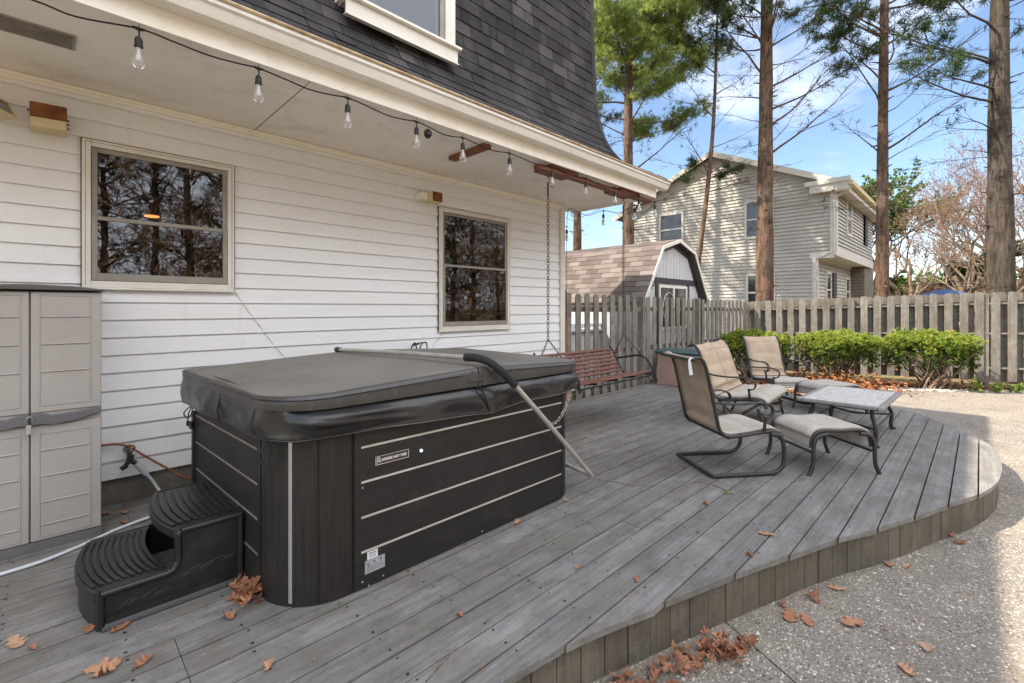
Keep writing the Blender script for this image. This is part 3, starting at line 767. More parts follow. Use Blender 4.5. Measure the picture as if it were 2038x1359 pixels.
mb = MB(); mb.tube([c0-ax*0.09, (-0.32,4.66,2.86)], 0.018, 8); mb.lathe([(0.05,0),(0.05,0.02)], (0,0,0), 14) if False else None
mb.box(-0.38,-0.27,4.655,4.70,2.80,2.92); mb.build('wall_bracket', M['cream_box'], t, bevel=0.004)
t = thing('junction_box', 'wide rusty brown box with a cream base above the left window', 'metal box', (-0.005,4.7,2.82))
mb = MB(); mb.prism([(-0.098,4.50,2.802),(0.085,4.50,2.810),(0.085,4.50,2.902),(-0.098,4.50,2.896)], (0,0.19,0)); mb.build('box_body', M['rust'], t, bevel=0.006)
mb = MB(); mb.prism([(-0.096,4.515,2.735),(0.083,4.515,2.742),(0.083,4.515,2.8085),(-0.096,4.515,2.8005)], (0,0.175,0)); mb.build('box_base', M['cream_box'], t, bevel=0.005)
for x,z in ((-0.105,2.85),(0.092,2.83),(0.092,2.80),(0.092,2.77)):
    mb = MB(); mb.box(x-0.007,x+0.007,4.56,4.575,z-0.004,z+0.004); mb.build('box_screw', M['rust'], t)
t = thing('wall_fixture', 'small rust-stained box on a bracket above the right window', 'metal box', (3.15,4.7,2.8))
mb = MB(); mb.box(3.14,3.31,4.50,4.62,2.745,2.87); mb.build('fixture_box', M['cream_box'], t, bevel=0.008)
mb = MB(); mb.box(3.165,3.30,4.492,4.4985,2.752,2.862); mb.build('rusty_face', M['rust'], t, bevel=0.003)
mb = MB(); mb.box(3.06,3.139,4.56,4.70,2.77,2.85); mb.tube([(3.07,4.55,2.84),(3.05,4.53,2.80),(3.07,4.52,2.76),(3.09,4.53,2.74)],0.006,6); mb.build('bracket', M['trim'], t, bevel=0.004)
# timber planks
mb = MB(); mb.box(3.03,3.125,3.44,4.02,3.085,3.128); tag(mb.build('timber_plank', M['cedar'], None, bevel=0.005), 'short brown timber plank screwed across the soffit', 'plank')
mb = MB(); mb.box(3.80,6.26,3.40,3.49,3.040,3.083); tag(mb.build('timber_plank', M['cedar'], None, bevel=0.006), 'long reddish timber plank running under the eave to its right end', 'plank')
mb = MB(); mb.box(4.02,4.52,3.41,3.68,3.0845,3.128); tag(mb.build('timber_block', M['cedar'], None, bevel=0.005), 'timber block between soffit and long plank above the left swing chain', 'block', 'blocks holding the long plank')
mb = MB(); mb.box(5.45,5.95,3.41,3.68,3.0845,3.128); tag(mb.build('timber_block', M['cedar'], None, bevel=0.005), 'timber block between soffit and long plank above the right swing chain', 'block', 'blocks holding the long plank')

# string lights
sl_ = thing('string_lights', 'black cord of clear bulb string lights hung along the eave', 'string lights', (3,3.4,3.1))
hooks = [(0.359,3.095),(0.984,3.095),(1.603,3.095),(2.215,3.088),(2.718,3.08),(3.326,3.08),(3.997,3.08),(4.628,3.08),(5.269,3.08),(5.881,3.075),(6.33,3.07)]
YL = 3.385
path = [(-1.0,YL,3.03),(-0.5,YL,3.06),(-0.071,YL,3.062),(0.10,YL,3.048)]
prev = None
for (x,z) in hooks:
    if prev:
        dx = x-prev[0]; sag = (0.03 if dx < 0.62 else 0.022)
        path += [(prev[0]+dx*0.25,YL,prev[1]-sag*0.4),(prev[0]+dx*0.55,YL,(prev[1]+z)/2-sag),(prev[0]+dx*0.8,YL,z-sag*0.55)]
    path.append((x,YL,z)); prev = (x,z)
end = [(6.36,3.5,2.98),(6.33,3.62,2.93),(6.28,3.70,3.06),(6.29,3.95,2.98),(6.28,4.25,3.06),(6.25,4.55,3.02),(5.95,4.62,3.09),(5.86,4.64,3.02),(5.86,4.66,2.6),(5.87,4.67,1.9),(5.87,4.68,1.3)]
mb = MB(); mb.tube(spline(path+end,5), 0.0048, 6); mb.build('cord', M['cord'], sl_, smooth=60)
def bulb(x,y,z,drop=0.045,first=[None]):
    mb = MB(); mb.tube([(x,y,z+0.028),(x+.004,y,z+0.02),(x,y,z+0.008)],0.0022,5); mb.tube([(x-0.03,y,z+0.001),(x-0.012,y,z-0.001),(x,y,z-0.004),(x+0.012,y,z-0.001),(x+0.03,y,z+0.001)],[0.0055,0.009,0.0105,0.009,0.0055],7)
    mb.tube([(x,y,z),(x+0.003,y,z-drop*0.6),(x,y,z-drop-0.01)],0.0048,6)
    mb.lathe([(0.006,-drop),(0.016,-drop-0.010),(0.0195,-drop-0.022),(0.0195,-drop-0.05),(0.0215,-drop-0.053),(0.0215,-drop-0.062),(0.017,-drop-0.063)],(x,y,z),14)
    k = mb.build('socket', M['cord'], sl_, smooth=50)
    zb = z-drop-0.063
    pr = [(0.0135,0.0),(0.015,-0.02),(0.0215,-0.045),(0.0295,-0.072),(0.032,-0.088),(0.029,-0.103),(0.018,-0.114),(0.001,-0.117)]
    mb = MB(); mb.lathe(pr,(x,y,zb),16); mb.build('bulb', M['bulb'], k, smooth=180)
    mb = MB(); mb.lathe([(0.004,-0.004),(0.0065,-0.03),(0.011,-0.06),(0.0125,-0.075),(0.004,-0.082)],(x,y,zb),8); mb.build('filament', M['filament'], k, smooth=60)
for (x,z) in hooks: bulb(x,YL,z)
bulb(6.29,3.70,3.06); bulb(6.28,4.25,3.05); bulb(5.86,4.66,2.80)
mb = MB(); 
for k in range(3):
    a = k*1.1; mb.tube([(2.33+0.028*math.cos(q),YL+0.006*(k-1),3.015+0.034*math.sin(q)) for q in np.linspace(a,a+5.2,12)],0.0075,6)
mb.box(2.31,2.36,YL-0.02,YL+0.02,3.0,3.035)
mb.build('cord_coil', M['cord'], sl_, smooth=60)

# wire lantern behind the tub, spigot, hose, cord
t = thing('wire_holder', 'black wire hooped holder on the wall just behind the hot tub', 'wire holder', (3.02,4.6,0.95))
mb = MB()
for (xa,xb) in ((2.915,2.99),(3.035,3.135)):
    mb.tube(spline([(xa,4.58,0.86),(xa+0.004,4.57,1.03),(xa+0.025,4.56,1.088),(xb-0.02,4.56,1.10),(xb,4.57,1.03),(xb+0.006,4.58,0.86)],4),0.007,6)
mb.tube([(2.94,4.56,1.085),(3.02,4.55,1.098),(3.11,4.56,1.10)],0.008,6); mb.tube([(3.02,4.56,1.09),(3.02,4.70,1.06)],0.01,6)
mb.build('wire_hoop', M['black'], t, smooth=60)
mb = MB(); mb.lathe([(0.11,0),(0.10,0.03),(0.07,0.06),(0.035,0.085),(0.03,0.10),(0.001,0.10)],(3.03,4.57,0.93),14); mb.build('cap', M['black'], t, smooth=50)
mb = MB(); mb.tube([(3.03,4.57,0.0),(3.03,4.57,0.93)],0.03,10); mb.build('post', M['black'], t)
t = thing('spigot', 'old brass outdoor tap with a black splitter low on the wall', 'tap', (0.43,4.66,0.38))
mb = MB(); mb.tube([(0.43,4.71,0.405),(0.43,4.60,0.40)],0.012,8); mb.tube([(0.43,4.61,0.40),(0.44,4.585,0.36)],0.016,8)
mb.tube([(0.43+0.033*math.cos(q),4.585+0.012*math.sin(q),0.425+0.024*math.sin(q)) for q in np.linspace(0,6.28,13)],0.006,6)
mb.tube([(0.40,4.585,0.425),(0.46,4.585,0.425)],0.006,6); mb.build('valve', M['brass'], t, smooth=50)
mb = MB(); mb.tube([(0.44,4.59,0.375),(0.435,4.585,0.33)],0.022,8); mb.tube([(0.435,4.585,0.335),(0.405,4.58,0.30)],0.016,8); mb.tube([(0.435,4.585,0.335),(0.468,4.58,0.308)],0.018,8); mb.obox((0.398,4.58,0.292),(0.018,0,0.01),(0,0.014,0),(-0.008,0,0.012))
mb.build('splitter', M['black'], t, smooth=50)
mb = MB()
mb.tube(spline([(0.470,4.58,0.306),(0.50,4.585,0.262),(0.535,4.59,0.205)],4),0.022,8)
mb.tube(spline([(0.53,4.59,0.21),(0.565,4.585,0.155),(0.60,4.57,0.085),(0.63,4.52,0.03),(0.66,4.44,0.014),(0.66,4.30,0.014),(0.585,4.19,0.014),(0.51,4.165,0.014),(0.326,4.09,0.014),(0.171,3.985,0.014),(-0.02,3.885,0.014),(-0.2,3.855,0.014),(-0.5,3.83,0.014),(-1.2,3.9,0.014)],6),0.0105,8)
tag(mb.build('garden_hose', M['hose'], None, smooth=60), 'white garden hose from the tap snaking across the deck below the cabinet', 'hose')
mb = MB(); mb.tube(spline([(-0.3,4.66,0.47),(0.269,4.665,0.466),(0.385,4.665,0.448),(0.452,4.66,0.408),(0.538,4.66,0.326),(0.667,4.66,0.207),(0.82,4.65,0.085),(1.1,4.64,0.03),(1.6,4.62,0.02)],5),0.008,8)
tag(mb.build('extension_cord', M['orange'], None, smooth=60), 'orange brown cable draped over the tap and along the foundation', 'cable')

# ------------------------------------------------------------------ storage cabinet
t = thing('storage_cabinet', 'tall taupe resin storage cabinet with two doors against the wall', 'cabinet', (-0.09,4.35,0))
mb = MB(); mb.box(-0.425,0.243,4.12,4.66,0.0,1.605); mb.build('cabinet_body', M['resin'], t, bevel=0.006)
mb = MB(); mb.box(-0.43,0.246,4.095,4.66,0.0,0.06); mb.build('plinth', M['resin_dark'], t, bevel=0.005)
mb = MB()
mb.prism([(-0.46,4.06,1.612),(0.262,4.06,1.612),(0.262,4.06,1.622),(0.10,4.06,1.640),(-0.09,4.06,1.646),(-0.29,4.06,1.640),(-0.46,4.06,1.622)], (0,0.61,0)); mb.build('lid', M['resin_lid'], t, bevel=0.006)
for (a,b) in ((-0.42,-0.0905),(-0.0835,0.240)):
    mb = MB(); mb.box(a,b,4.088,4.118,0.065,0.775); mb.box(a,b,4.088,4.118,0.855,1.600)
    mb.box(a,b,4.096,4.118,0.775,0.855)
    for z in (1.47,1.29,1.11,0.60,0.44,0.28,0.17):
        pass
    d = mb.build('cabinet_door', M['resin'], t, bevel=0.005)
    mb = MB()
    xa,xb = (a+0.045,b-0.06) if a > -0.2 else (a+0.06,b-0.045)
    for z in (1.445,1.275,1.105,0.62,0.46,0.30,0.16):
        mb.prism([(xa,4.0875,z-0.004),(xb,4.0875,z-0.004),(xb,4.080,z),(xa,4.080,z)],(0,0.004,0.006))
    for (za,zb) in ((0.90,1.575),(0.09,0.72)):
        mb.box(xa-0.010,xa-0.004,4.0845,4.0878,za,zb); mb.box(xb+0.004,xb+0.010,4.0845,4.0878,za,zb); mb.box(xa-0.010,xb+0.010,4.0845,4.0878,za-0.006,za-0.001); mb.box(xa-0.010,xb+0.010,4.0845,4.0878,zb+0.001,zb+0.006)
    mb.build('door_rib', M['resin'], d, bevel=0.0015)
    s = 1 if a > -0.2 else -1; c = b if a > -0.2 else a; i = a if a > -0.2 else b
    mb = MB(); pts = [(i,0.785),(i+s*0.05,0.785),(i+s*0.09,0.775),(i+s*0.2,0.785),(c-s*0.01,0.82),(c,0.825),(c,0.858),(i+s*0.2,0.842),(i+s*0.09,0.835),(i+s*0.05,0.852),(i,0.852)]
    mb.prism([(x,4.066,z) for x,z in pts],(0,0.0215,0)); h = mb.build('door_handle', M['resin_dark'], d, bevel=0.004)
mb = MB(); mb.tube(spline([(-0.105,4.062,0.80),(-0.10,4.05,0.83),(-0.088,4.045,0.842),(-0.076,4.05,0.83),(-0.075,4.062,0.80)],4),0.004,6); mb.box(-0.104,-0.080,4.05,4.062,0.735,0.79)
mb.build('padlock', M['silver'], t, bevel=0.002)

# ------------------------------------------------------------------ spa steps
t = thing('spa_steps', 'black plastic two-tread step unit beside the hot tub', 'steps', (0.45,3.22,0))
YA, YB = 2.885, 3.565
def bowed(x0, x1, b0, b1, z0, z1, n=14):
    ys = np.linspace(YA+0.012, YB-0.012, n+1)
    f = [(x0-b0*(1-((y-(YA+YB)/2)/((YB-YA)/2))**2), y) for y in ys]
    g = [(x1-b1*(1-((y-(YA+YB)/2)/((YB-YA)/2))**2), y) for y in ys]
    return f, g
def tread(x0,x1,b0,b1,zt,th,solid_front,name):
    f,g = bowed(x0,x1,b0,b1,0,zt)
    mb = MB(); mb.prism([(x,y,zt-th) for x,y in f]+[(x,y,zt-th) for x,y in reversed(g)],(0,0,th))
    o = mb.build(name, M['step_blk'], t, bevel=0.006)
    mb = MB(); nr = 10
    for k in range(nr):
        u = (k+0.3)/nr; uu = u+0.062
        for (ua,ub) in ((u,uu),):
            A = [(fx+(gx-fx)*ua,y) for (fx,y),(gx,_) in zip(f,g)][1:-1]; B = [(fx+(gx-fx)*ub,y) for (fx,y),(gx,_) in zip(f,g)][1:-1]
            mb.prism([(x,y,zt+0.0004) for x,y in A]+[(x,y,zt+0.0004) for x,y in reversed(B)],(0,0,0.009))
    mb.build('tread_rib', M['step_blk'], o, bevel=0.002)
    return f
f1 = tread(0.150,0.435,0.062,0.055,0.180,0.05,True,'tread')
f2 = tread(0.452,0.765,0.058,0.0,0.372,0.05,True,'tread')
mb = MB()
n = len(f1)
for i in range(n-1):
    (xa,ya),(xb,yb) = f1[i],f1[i+1]; mb.prism([(xa+0.012,ya,0.001),(xb+0.012,yb,0.001),(xb+0.03,yb,0.001),(xa+0.03,ya,0.001)],(0,0,0.135))
mb.build('riser', M['step_blk'], t)
mb = MB(); mb.box(0.70,0.72,YA+0.03,YB-0.03,0.001,0.33); mb.box(0.30,0.32,YA+0.03,YB-0.03,0.001,0.10); mb.build('back_panel', M['step_blk'], t)
sp_ = [(0.150,0.0),(0.765,0.0),(0.765,0.375),(0.745,0.378),(0.475,0.378),(0.455,0.368),(0.448,0.345),(0.448,0.215),(0.440,0.19),(0.42,0.183),(0.165,0.183),(0.15,0.165)]
for ys,yd in ((YA-0.0,0.012),(YB-0.0115,0.012)):
    mb = MB(); mb.prism([(x,ys,z) for x,z in sp_],(0,yd,0))
    sd = mb.build('side_panel', M['step_blk'], t, bevel=0.004)
    if ys < 3:
        mb = MB()
        def rim(pts):
            for (a,b) in zip(pts[:-1],pts[1:]): mb.bar((a[0],ys-0.011,a[1]),(b[0],ys-0.011,b[1]),0.022,0.032,up=(0,1,0)) if False else mb.tube([(a[0],ys-0.004,a[1]),(b[0],ys-0.004,b[1])],0.016,8)
        rim([(0.168,0.01),(0.168,0.166),(0.42,0.166),(0.452,0.178),(0.466,0.21),(0.466,0.345),(0.478,0.362),(0.748,0.362),(0.748,0.01)])
        mb.box(0.185,0.735,ys-0.012,ys-0.001,0.028,0.052)
        mb.prism([(0.17,ys-0.03,0.0),(0.765,ys-0.03,0.0),(0.765,ys-0.0005,0.027),(0.17,ys-0.0005,0.027)],(0,0.0,0.004))
        rr = random.Random(2)
        for k in range(22):
            x = 0.22+0.022*k+rr.uniform(-.01,.01); z = 0.07+0.25*max(0,(x-0.35))*1.0*rr.random()+rr.uniform(0,0.06)
            if x < 0.45: z = rr.uniform(0.065,0.125)
            mb.tube([(x,ys-0.0005,z),(x+0.012,ys-0.0015,z+0.012),(x+0.03,ys-0.0005,z+0.016)],0.0016,4)
        mb.build('side_rim', M['step_blk'], sd, smooth=50)
mb = MB()
for x,z in ((0.16,0.176),(0.305,0.176),(0.43,0.179),(0.49,0.372)): mb.box(x,x+0.004,YA-0.014,YA+0.012,z-0.012,z+0.009)
mb.build('joint_tab', M['black'], t)

# ------------------------------------------------------------------ hot tub
TX0,TX1,TY0,TY1 = 0.79,3.10,2.325,3.98
SK = -0.062      # the left side leans outwards towards the wall
def corner_poly(off=0.0, rad=0.30, n=8, rb=None):
    x0,x1,y0,y1 = TX0-off,TX1+off,TY0-off,TY1+off; r = rad+off
    P = []
    q = r if rb is None else rb
    for (cx,cy,a0,r) in ((x0+r,y0+r,180,r),(x1-r,y0+r,270,r),(x1-q,y1-q,0,q),(x0+q,y1-q,90,q)):
        for k in range(n+1):
            a = R(a0+90*k/n); P.append((cx+r*math.cos(a),cy+r*math.sin(a)))
    return [(x+SK*max(0,(y-TY0)/1.6)*max(0,(TX1-x)/2.3),y) for x,y in P]
tub = thing('hot_tub', 'black rectangular hot tub with pale horizontal stripes on the deck', 'hot tub', (1.95,3.1,0))
mb = MB(); mb.prism([(x,y,0.0) for x,y in corner_poly(-0.012,0.30,8,0.08)],(0,0,0.87)); mb.build('cabinet_frame', M['tub_corner'], tub, smooth=30)
mb = MB(); mb.prism([(x,y,0.872) for x,y in corner_poly(0.012,0.30,8,0.08)],(0,0,0.075)); mb.build('tub_rim', M['tub'], tub, bevel=0.01, smooth=40)
# front panel with its stripes
mb = MB(); mb.box(1.135,2.845,2.316,2.345,0.008,0.862); fp = mb.build('front_panel', M['tub'], tub, bevel=0.003)
mb = MB()
for zc in (0.759,0.573,0.386,0.201): mb.box(1.172,2.842,2.3125,2.3155,zc-0.0055,zc+0.0055)
mb.build('stripe', M['stripe'], fp)
mb = MB(); mb.box(1.131,1.1345,2.3125,2.32,0.008,0.862); mb.box(2.8455,2.849,2.3125,2.32,0.008,0.862); mb.build('panel_seam', M['under'], fp)
# curved front-left corner: staves, thin seams, silver strip
cp = corner_poly(0.0)
mb = MB()
for i in range(0,8):
    (xa,ya),(xb,yb) = cp[i],cp[i+1]
    mb.tone = 0.5; mb.prism([(xa,ya,0.004),(xb,yb,0.004),(xb*0.98+0.02*1.09,yb*0.98+0.02*2.62,0.004),(xa*0.98+0.02*1.09,ya*0.98+0.02*2.62,0.004)],(0,0,0.862))
mb.box(1.0905,1.130,2.325,2.34,0.004,0.866)
mb.build('corner_panel', M['tub_corner'], tub, smooth=30)
mb = MB()
for i in range(9,17):
    (xa,ya),(xb,yb) = cp[i],cp[i+1]
    mb.prism([(xa,ya,0.004),(xb,yb,0.004),(xb*0.98+0.02*2.8,yb*0.98+0.02*2.62,0.004),(xa*0.98+0.02*2.8,ya*0.98+0.02*2.62,0.004)],(0,0,0.862))
mb.build('corner_panel', M['tub_corner'], tub, smooth=30)
def on_corner(deg, out=0.0):
    a = R(180+deg); r = 0.30+out; return (TX0+0.30+r*math.cos(a), TY0+0.30+r*math.sin(a))
mb = MB()
a = on_corner(37,0.004); b = on_corner(40.5,0.004); c = on_corner(40.5,-0.004); d = on_corner(37,-0.004)
mb.prism([(a[0],a[1],0.02),(b[0],b[1],0.02),(c[0],c[1],0.02),(d[0],d[1],0.02)],(0,0,0.825)); mb.build('silver_strip', M['silver'], tub)
mb = MB()
for dg in (64,65):
    a = on_corner(dg,0.002); mb.tube([(a[0],a[1],0.01),(a[0],a[1],0.862)],0.0016,4)
a = on_corner(3,0.002); mb.tube([(a[0],a[1],0.01),(a[0],a[1],0.862)],0.003,4)
mb.build('corner_seam', M['under'], tub)
# left side panel
L0 = V((TX0-0.002,2.63)); L1 = V((TX0+SK*0.82-0.002,3.70)); ld = (L1-L0).normalized(); ln = V((-ld.y,ld.x))
mb = MB(); 
p = L0+ld*0.02; q = L1+ld*0.16
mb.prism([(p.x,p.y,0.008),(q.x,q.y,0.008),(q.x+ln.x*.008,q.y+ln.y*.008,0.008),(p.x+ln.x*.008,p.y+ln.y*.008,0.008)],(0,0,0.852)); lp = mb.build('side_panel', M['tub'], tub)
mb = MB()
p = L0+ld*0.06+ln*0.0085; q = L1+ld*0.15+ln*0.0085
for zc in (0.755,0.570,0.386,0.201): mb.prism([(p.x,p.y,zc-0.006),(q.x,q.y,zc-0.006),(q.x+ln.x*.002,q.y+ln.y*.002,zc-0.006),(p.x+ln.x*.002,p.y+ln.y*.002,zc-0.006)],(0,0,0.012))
mb.build('stripe', M['stripe_shaded'], lp)
mb = MB(); mb.box(TX0+SK*0.9-0.03,TX0+SK*0.9-0.006,3.86,3.90,0.0,0.78); mb.box(TX0+SK*0.9-0.045,TX0+SK*0.9-0.02,3.86,3.90,0.66,0.71); mb.build('lift_bracket', M['black'], tub)
# badge, indicator, stickers
mb = MB(); mb.box(1.253,1.461,2.3125,2.3155,0.646,0.692); bd = mb.build('badge', M['logo_plate'], fp)
mb = MB()
mb.box(1.253,1.461,2.3105,2.312,0.646,0.6478); mb.box(1.253,1.461,2.3105,2.312,0.6908,0.692); mb.box(1.253,1.2546,2.3105,2.312,0.648,0.6905); mb.box(1.459,1.461,2.3105,2.312,0.648,0.6905)
mb.build('badge_border', M['logo'], bd)
def text(body, loc, size, mat_, parent, name, sx=1.0, bold=0.0):
    cu = bpy.data.curves.new(name, 'FONT'); cu.body = body; cu.size = size; cu.extrude = 0.0006; cu.offset = bold
    cu.materials.append(mat_)
    o = bpy.data.objects.new(name, cu); COL.objects.link(o)
    inv = TM[parent.name].inverted(); o.matrix_local = inv @ Matrix.Translation(V(loc)) @ Matrix.Rotation(R(90),4,'X') @ Matrix.Diagonal((sx,1,1,1))
    o.parent = parent
    bpy.context.view_layer.update()
    me = bpy.data.meshes.new_from_object(o.evaluated_get(bpy.context.evaluated_depsgraph_get()))
    ml = inv @ Matrix.Translation(V(loc)) @ Matrix.Rotation(R(90),4,'X') @ Matrix.Diagonal((sx,1,1,1))
    bpy.data.objects.remove(o); bpy.data.curves.remove(cu)
    me.transform(ml)
    o = bpy.data.objects.new(name, me); COL.objects.link(o); o.parent = parent
    return o
text('NORDIC HOT TUBS', (1.291,2.3112,0.6625), 0.0192, M['logo'], bd, 'badge_lettering', 0.90, 0.0006)
mb = MB()
mb.tube(spline([(1.262,2.3115,0.655),(1.264,2.3115,0.682),(1.275,2.3115,0.6835),(1.280,2.3115,0.676),(1.272,2.3115,0.670),(1.268,2.3115,0.669)],4),0.0021,5)
mb.tube(spline([(1.270,2.3115,0.669),(1.278,2.3115,0.660),(1.284,2.3115,0.660),(1.286,2.3115,0.667)],4),0.0021,5)
mb.build('badge_emblem', M['logo'], bd)
mb = MB(); mb.tube([(1.546,2.3155,0.664),(1.546,2.309,0.664)],0.0085,12,up=(0,0,1)); mb.build('indicator_light', M['led'], fp)
mb = MB(); mb.box(1.206,1.268,2.3145,2.3155,0.149,0.191); st = mb.build('sticker', M['label_w'], fp)
mb = MB(); mb.box(1.192,1.310,2.3130,2.3142,0.077,0.148); st2 = mb.build('sticker', M['label'], fp)
mb = MB()
mb.box(1.215,1.258,2.3138,2.3144,0.178,0.183)
for z in (0.170,0.164,0.158): mb.box(1.214,1.256,2.3138,2.3144,z,z+0.0016)
mb.build('print_line', M['ink'], st)
mb = MB()
for (x,z) in ((1.212,0.122),(1.285,0.132),(1.247,0.13)): mb.box(x-0.006,x+0.006,2.3122,2.3129,z-0.007,z+0.007)
for z in (0.112,0.105,0.098,0.091): mb.box(1.205,1.298,2.3122,2.3129,z,z+0.0018)
mb.build('print_line', M['ink'], st2)
mb = MB()
for (x,z) in ((1.178,0.545),(1.178,0.045),(1.30,0.03),(1.215,0.01),(2.02,0.03),(2.60,0.85)): mb.tube([(x,2.3155,z),(x,2.311,z)],0.005,8)
mb.build('panel_screw', M['silver'], fp)

# ------------------------------------------------------------------ tub cover (lies on the tub)
cov = thing('tub_cover', 'dark faded vinyl spa cover folded at its middle, lying on the hot tub', 'spa cover', (1.95,3.1,0.95))
FX = 1.95
def ztop(x): return 1.068+0.05*(1-abs(x-FX)/1.16)
rim_ = corner_poly(0.055, 0.24, 10, 0.05)
N = len(rim_)
def half(sgn):
    pts = [p for p in clip_poly(rim_, 0, FX-0.012*sgn*-1 if False else FX+(0.006 if sgn>0 else -0.006), sgn < 0)]
    return pts
for sgn in (-1, 1):
    pts = half(sgn)
    # rebuild: rings from bottom rim up over a rounded edge to the crowned top
    cxm = sum(p[0] for p in pts)/len(pts); cym = sum(p[1] for p in pts)/len(pts)
    # densify
    dn = []
    for i in range(len(pts)):
        a = V(pts[i]); b = V(pts[(i+1)%len(pts)]); n = max(1,int((b-a).length/0.12))
        for k in range(n): dn.append(a.lerp(b,k/n))
    rings = []
    for (ins,dz) in ((0.0,'b'),(-0.006,0.35),(-0.003,0.75),(0.006,0.93),(0.026,1.0),(0.08,1.05),(0.25,1.10),(0.5,1.13)):
        ring = []
        for p in dn:
            c = V((cxm,cym)); d = c-p; L = d.length
            onfold = abs(p.x-FX) < 0.012
            q = p + d*(min(ins,0.9) if ins > 0.1 else (ins/L))
            if onfold and ins < 0.1 and ins > 0: q = V((p.x, q.y))
            zb = 1.0
            zz = zb if dz == 'b' else zb+(ztop(q.x)-zb)*min(dz,1.0)+(0.010*(dz-1.0)/0.13 if dz > 1 else 0)
            ring.append((q.x,q.y,zz))
        rings.append(ring)
    n = len(dn); vs = [p for r_ in rings for p in r_]; fs = []
    for a in range(len(rings)-1):
        for k in range(n): fs.append((a*n+k,a*n+(k+1)%n,(a+1)*n+(k+1)%n,(a+1)*n+k))
    vs.append((cxm,cym,ztop(cxm)+0.012)); ci = len(vs)-1; top = (len(rings)-1)*n
    for k in range(n): fs.append((top+k,top+(k+1)%n,ci))
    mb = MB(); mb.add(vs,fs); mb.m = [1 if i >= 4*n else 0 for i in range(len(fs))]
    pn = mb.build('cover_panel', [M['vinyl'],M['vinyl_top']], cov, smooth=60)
    # piping seam
    mb = MB(); ring = [rings[2][k] for k in range(n) if abs(dn[k].x-FX) > 0.012]
    ring = [r_ for r_ in ring]
    # order so the gap at the fold is between the ends
    gi = max(range(len(ring)), key=lambda i: (V(ring[i])-V(ring[i-1])).length)
    ring = ring[gi:]+ring[:gi]
    mb.tube([(x+(x-cxm)*0.004,y+(y-cym)*0.004,z) for x,y,z in ring],0.0045,5); mb.build('piping', M['flap'], pn, smooth=60)
# strap / hinge at the fold, front and left straps
mb = MB(); fy = TY0-0.055
mb.box(FX-0.055,FX-0.045,fy-0.004,fy+0.002,1.0,1.10); mb.box(FX+0.030,FX+0.075,fy-0.008,fy+0.004,1.0,1.105); mb.box(FX-0.08,FX+0.06,fy-0.014,fy-0.008,1.035,1.047)
mb.build('hinge_strap', M['vinyl'], cov, bevel=0.002)
mb = MB(); mb.box(FX-0.02,FX+0.022,fy+0.0,fy+0.02,0.99,1.085); mb.build('fold_gap', M['under'], cov)
# hanging skirt flap with folds
fl = corner_poly(0.062, 0.25, 10, 0.06)
dn = []
for i in range(len(fl)):
    a = V(fl[i]); b = V(fl[(i+1)%len(fl)]); n = max(1,int((b-a).length/0.025))
    for k in range(n): dn.append(a.lerp(b,k/n))
rr = random.Random(8)
cen = V((1.95,3.1))
def skirt_off(p, v):
    cr_ = math.exp(-((p.x-0.775)**2+(p.y-2.40)**2)/0.010)
    s_ = p.x*5.3+p.y*4.1
    w = 0.010*math.sin(s_*1.0+v*2.2)+0.007*math.sin(s_*2.3+1.3-v*3.0)
    front = 1.0 if p.y < TY0+0.05 else 0.0
    bul = 0.006*math.sin(math.pi*min(1,v*1.15))-(0.030*front+0.006)*(1-v)**2+0.012*front*v
    if front and p.x < 1.75:
        wx = math.exp(-((p.x-1.13)/0.24)**2)
        for (v0,sl,am,wd_) in ((0.30,0.35,0.022,0.10),(0.55,0.5,0.026,0.09),(0.78,-0.3,0.016,0.10)):
            bul += am*wx*math.exp(-((v-(v0+sl*(p.x-1.13)))/wd_)**2)
    if front and abs(p.x-2.02) < 0.2: bul += 0.02*math.exp(-((p.x-2.05)/0.05)**2)*v
    fold = 0.0
    for (fx,fyy,amp,wd) in ((0.98,2.27,0.035,0.13),(1.20,2.26,0.022,0.16),(1.75,2.26,0.02,0.2),(2.4,2.26,0.02,0.25),(2.95,2.27,0.03,0.12)):
        dd = math.hypot(p.x-fx,p.y-fyy); fold += amp*math.exp(-(dd/wd)**2)*math.sin(v*5.0)
    return w*v+bul+fold-0.030*cr_*math.sin(math.pi*min(1,v*1.05))
def skirt_bot(p):
    z = 0.842+0.012*math.sin(p.x*3.1+p.y*2.0)
    if p.y < 2.4: z += 0.0*p.x
    d = abs(p.x-(FX+0.05));
    if p.y < 2.5 and d < 0.4: z -= 0.012*(1-d/0.4)
    return z
rows = []
NV = 17
for j in range(NV):
    v = j/(NV-1); row = []
    for p in dn:
        d = (p-cen); 
        # normal: away from the nearest side
        nx = 1 if p.x > TX1-0.25 else (-1 if p.x < TX0+0.25 else 0); ny = -1 if p.y < TY0+0.25 else (1 if p.y > TY1-0.25 else 0)
        nn = V((nx*max(0,abs(p.x-1.945)-0.93),ny*max(0,abs(p.y-3.15)-0.62)))
        nn = nn.normalized() if nn.length > 1e-4 else V((nx,ny)).normalized()
        o = skirt_off(p,v); zb = skirt_bot(p)
        row.append((p.x+nn.x*(o-0.005), p.y+nn.y*(o-0.005), 1.006+(zb-1.006)*v))
    row.append(row[0]); rows.append(row)
mb = MB(); mb.sheet(rows); sk = mb.build('skirt', M['flap'], cov, smooth=180, solid=0.004)
mb = MB(); mb.tube([rows[-1][i] for i in range(0,len(rows[-1])-1)],0.0042,5,closed=True); mb.build('hem', M['vinyl'], sk, smooth=60)
mb = MB()   # flap slit at the fold and on the left side
mb.tube([(FX+0.0,TY0-0.072,0.995),(FX+0.03,TY0-0.092,0.92),(FX+0.07,TY0-0.085,0.838)],0.006,6); mb.build('slit', M['under'], sk, smooth=60)
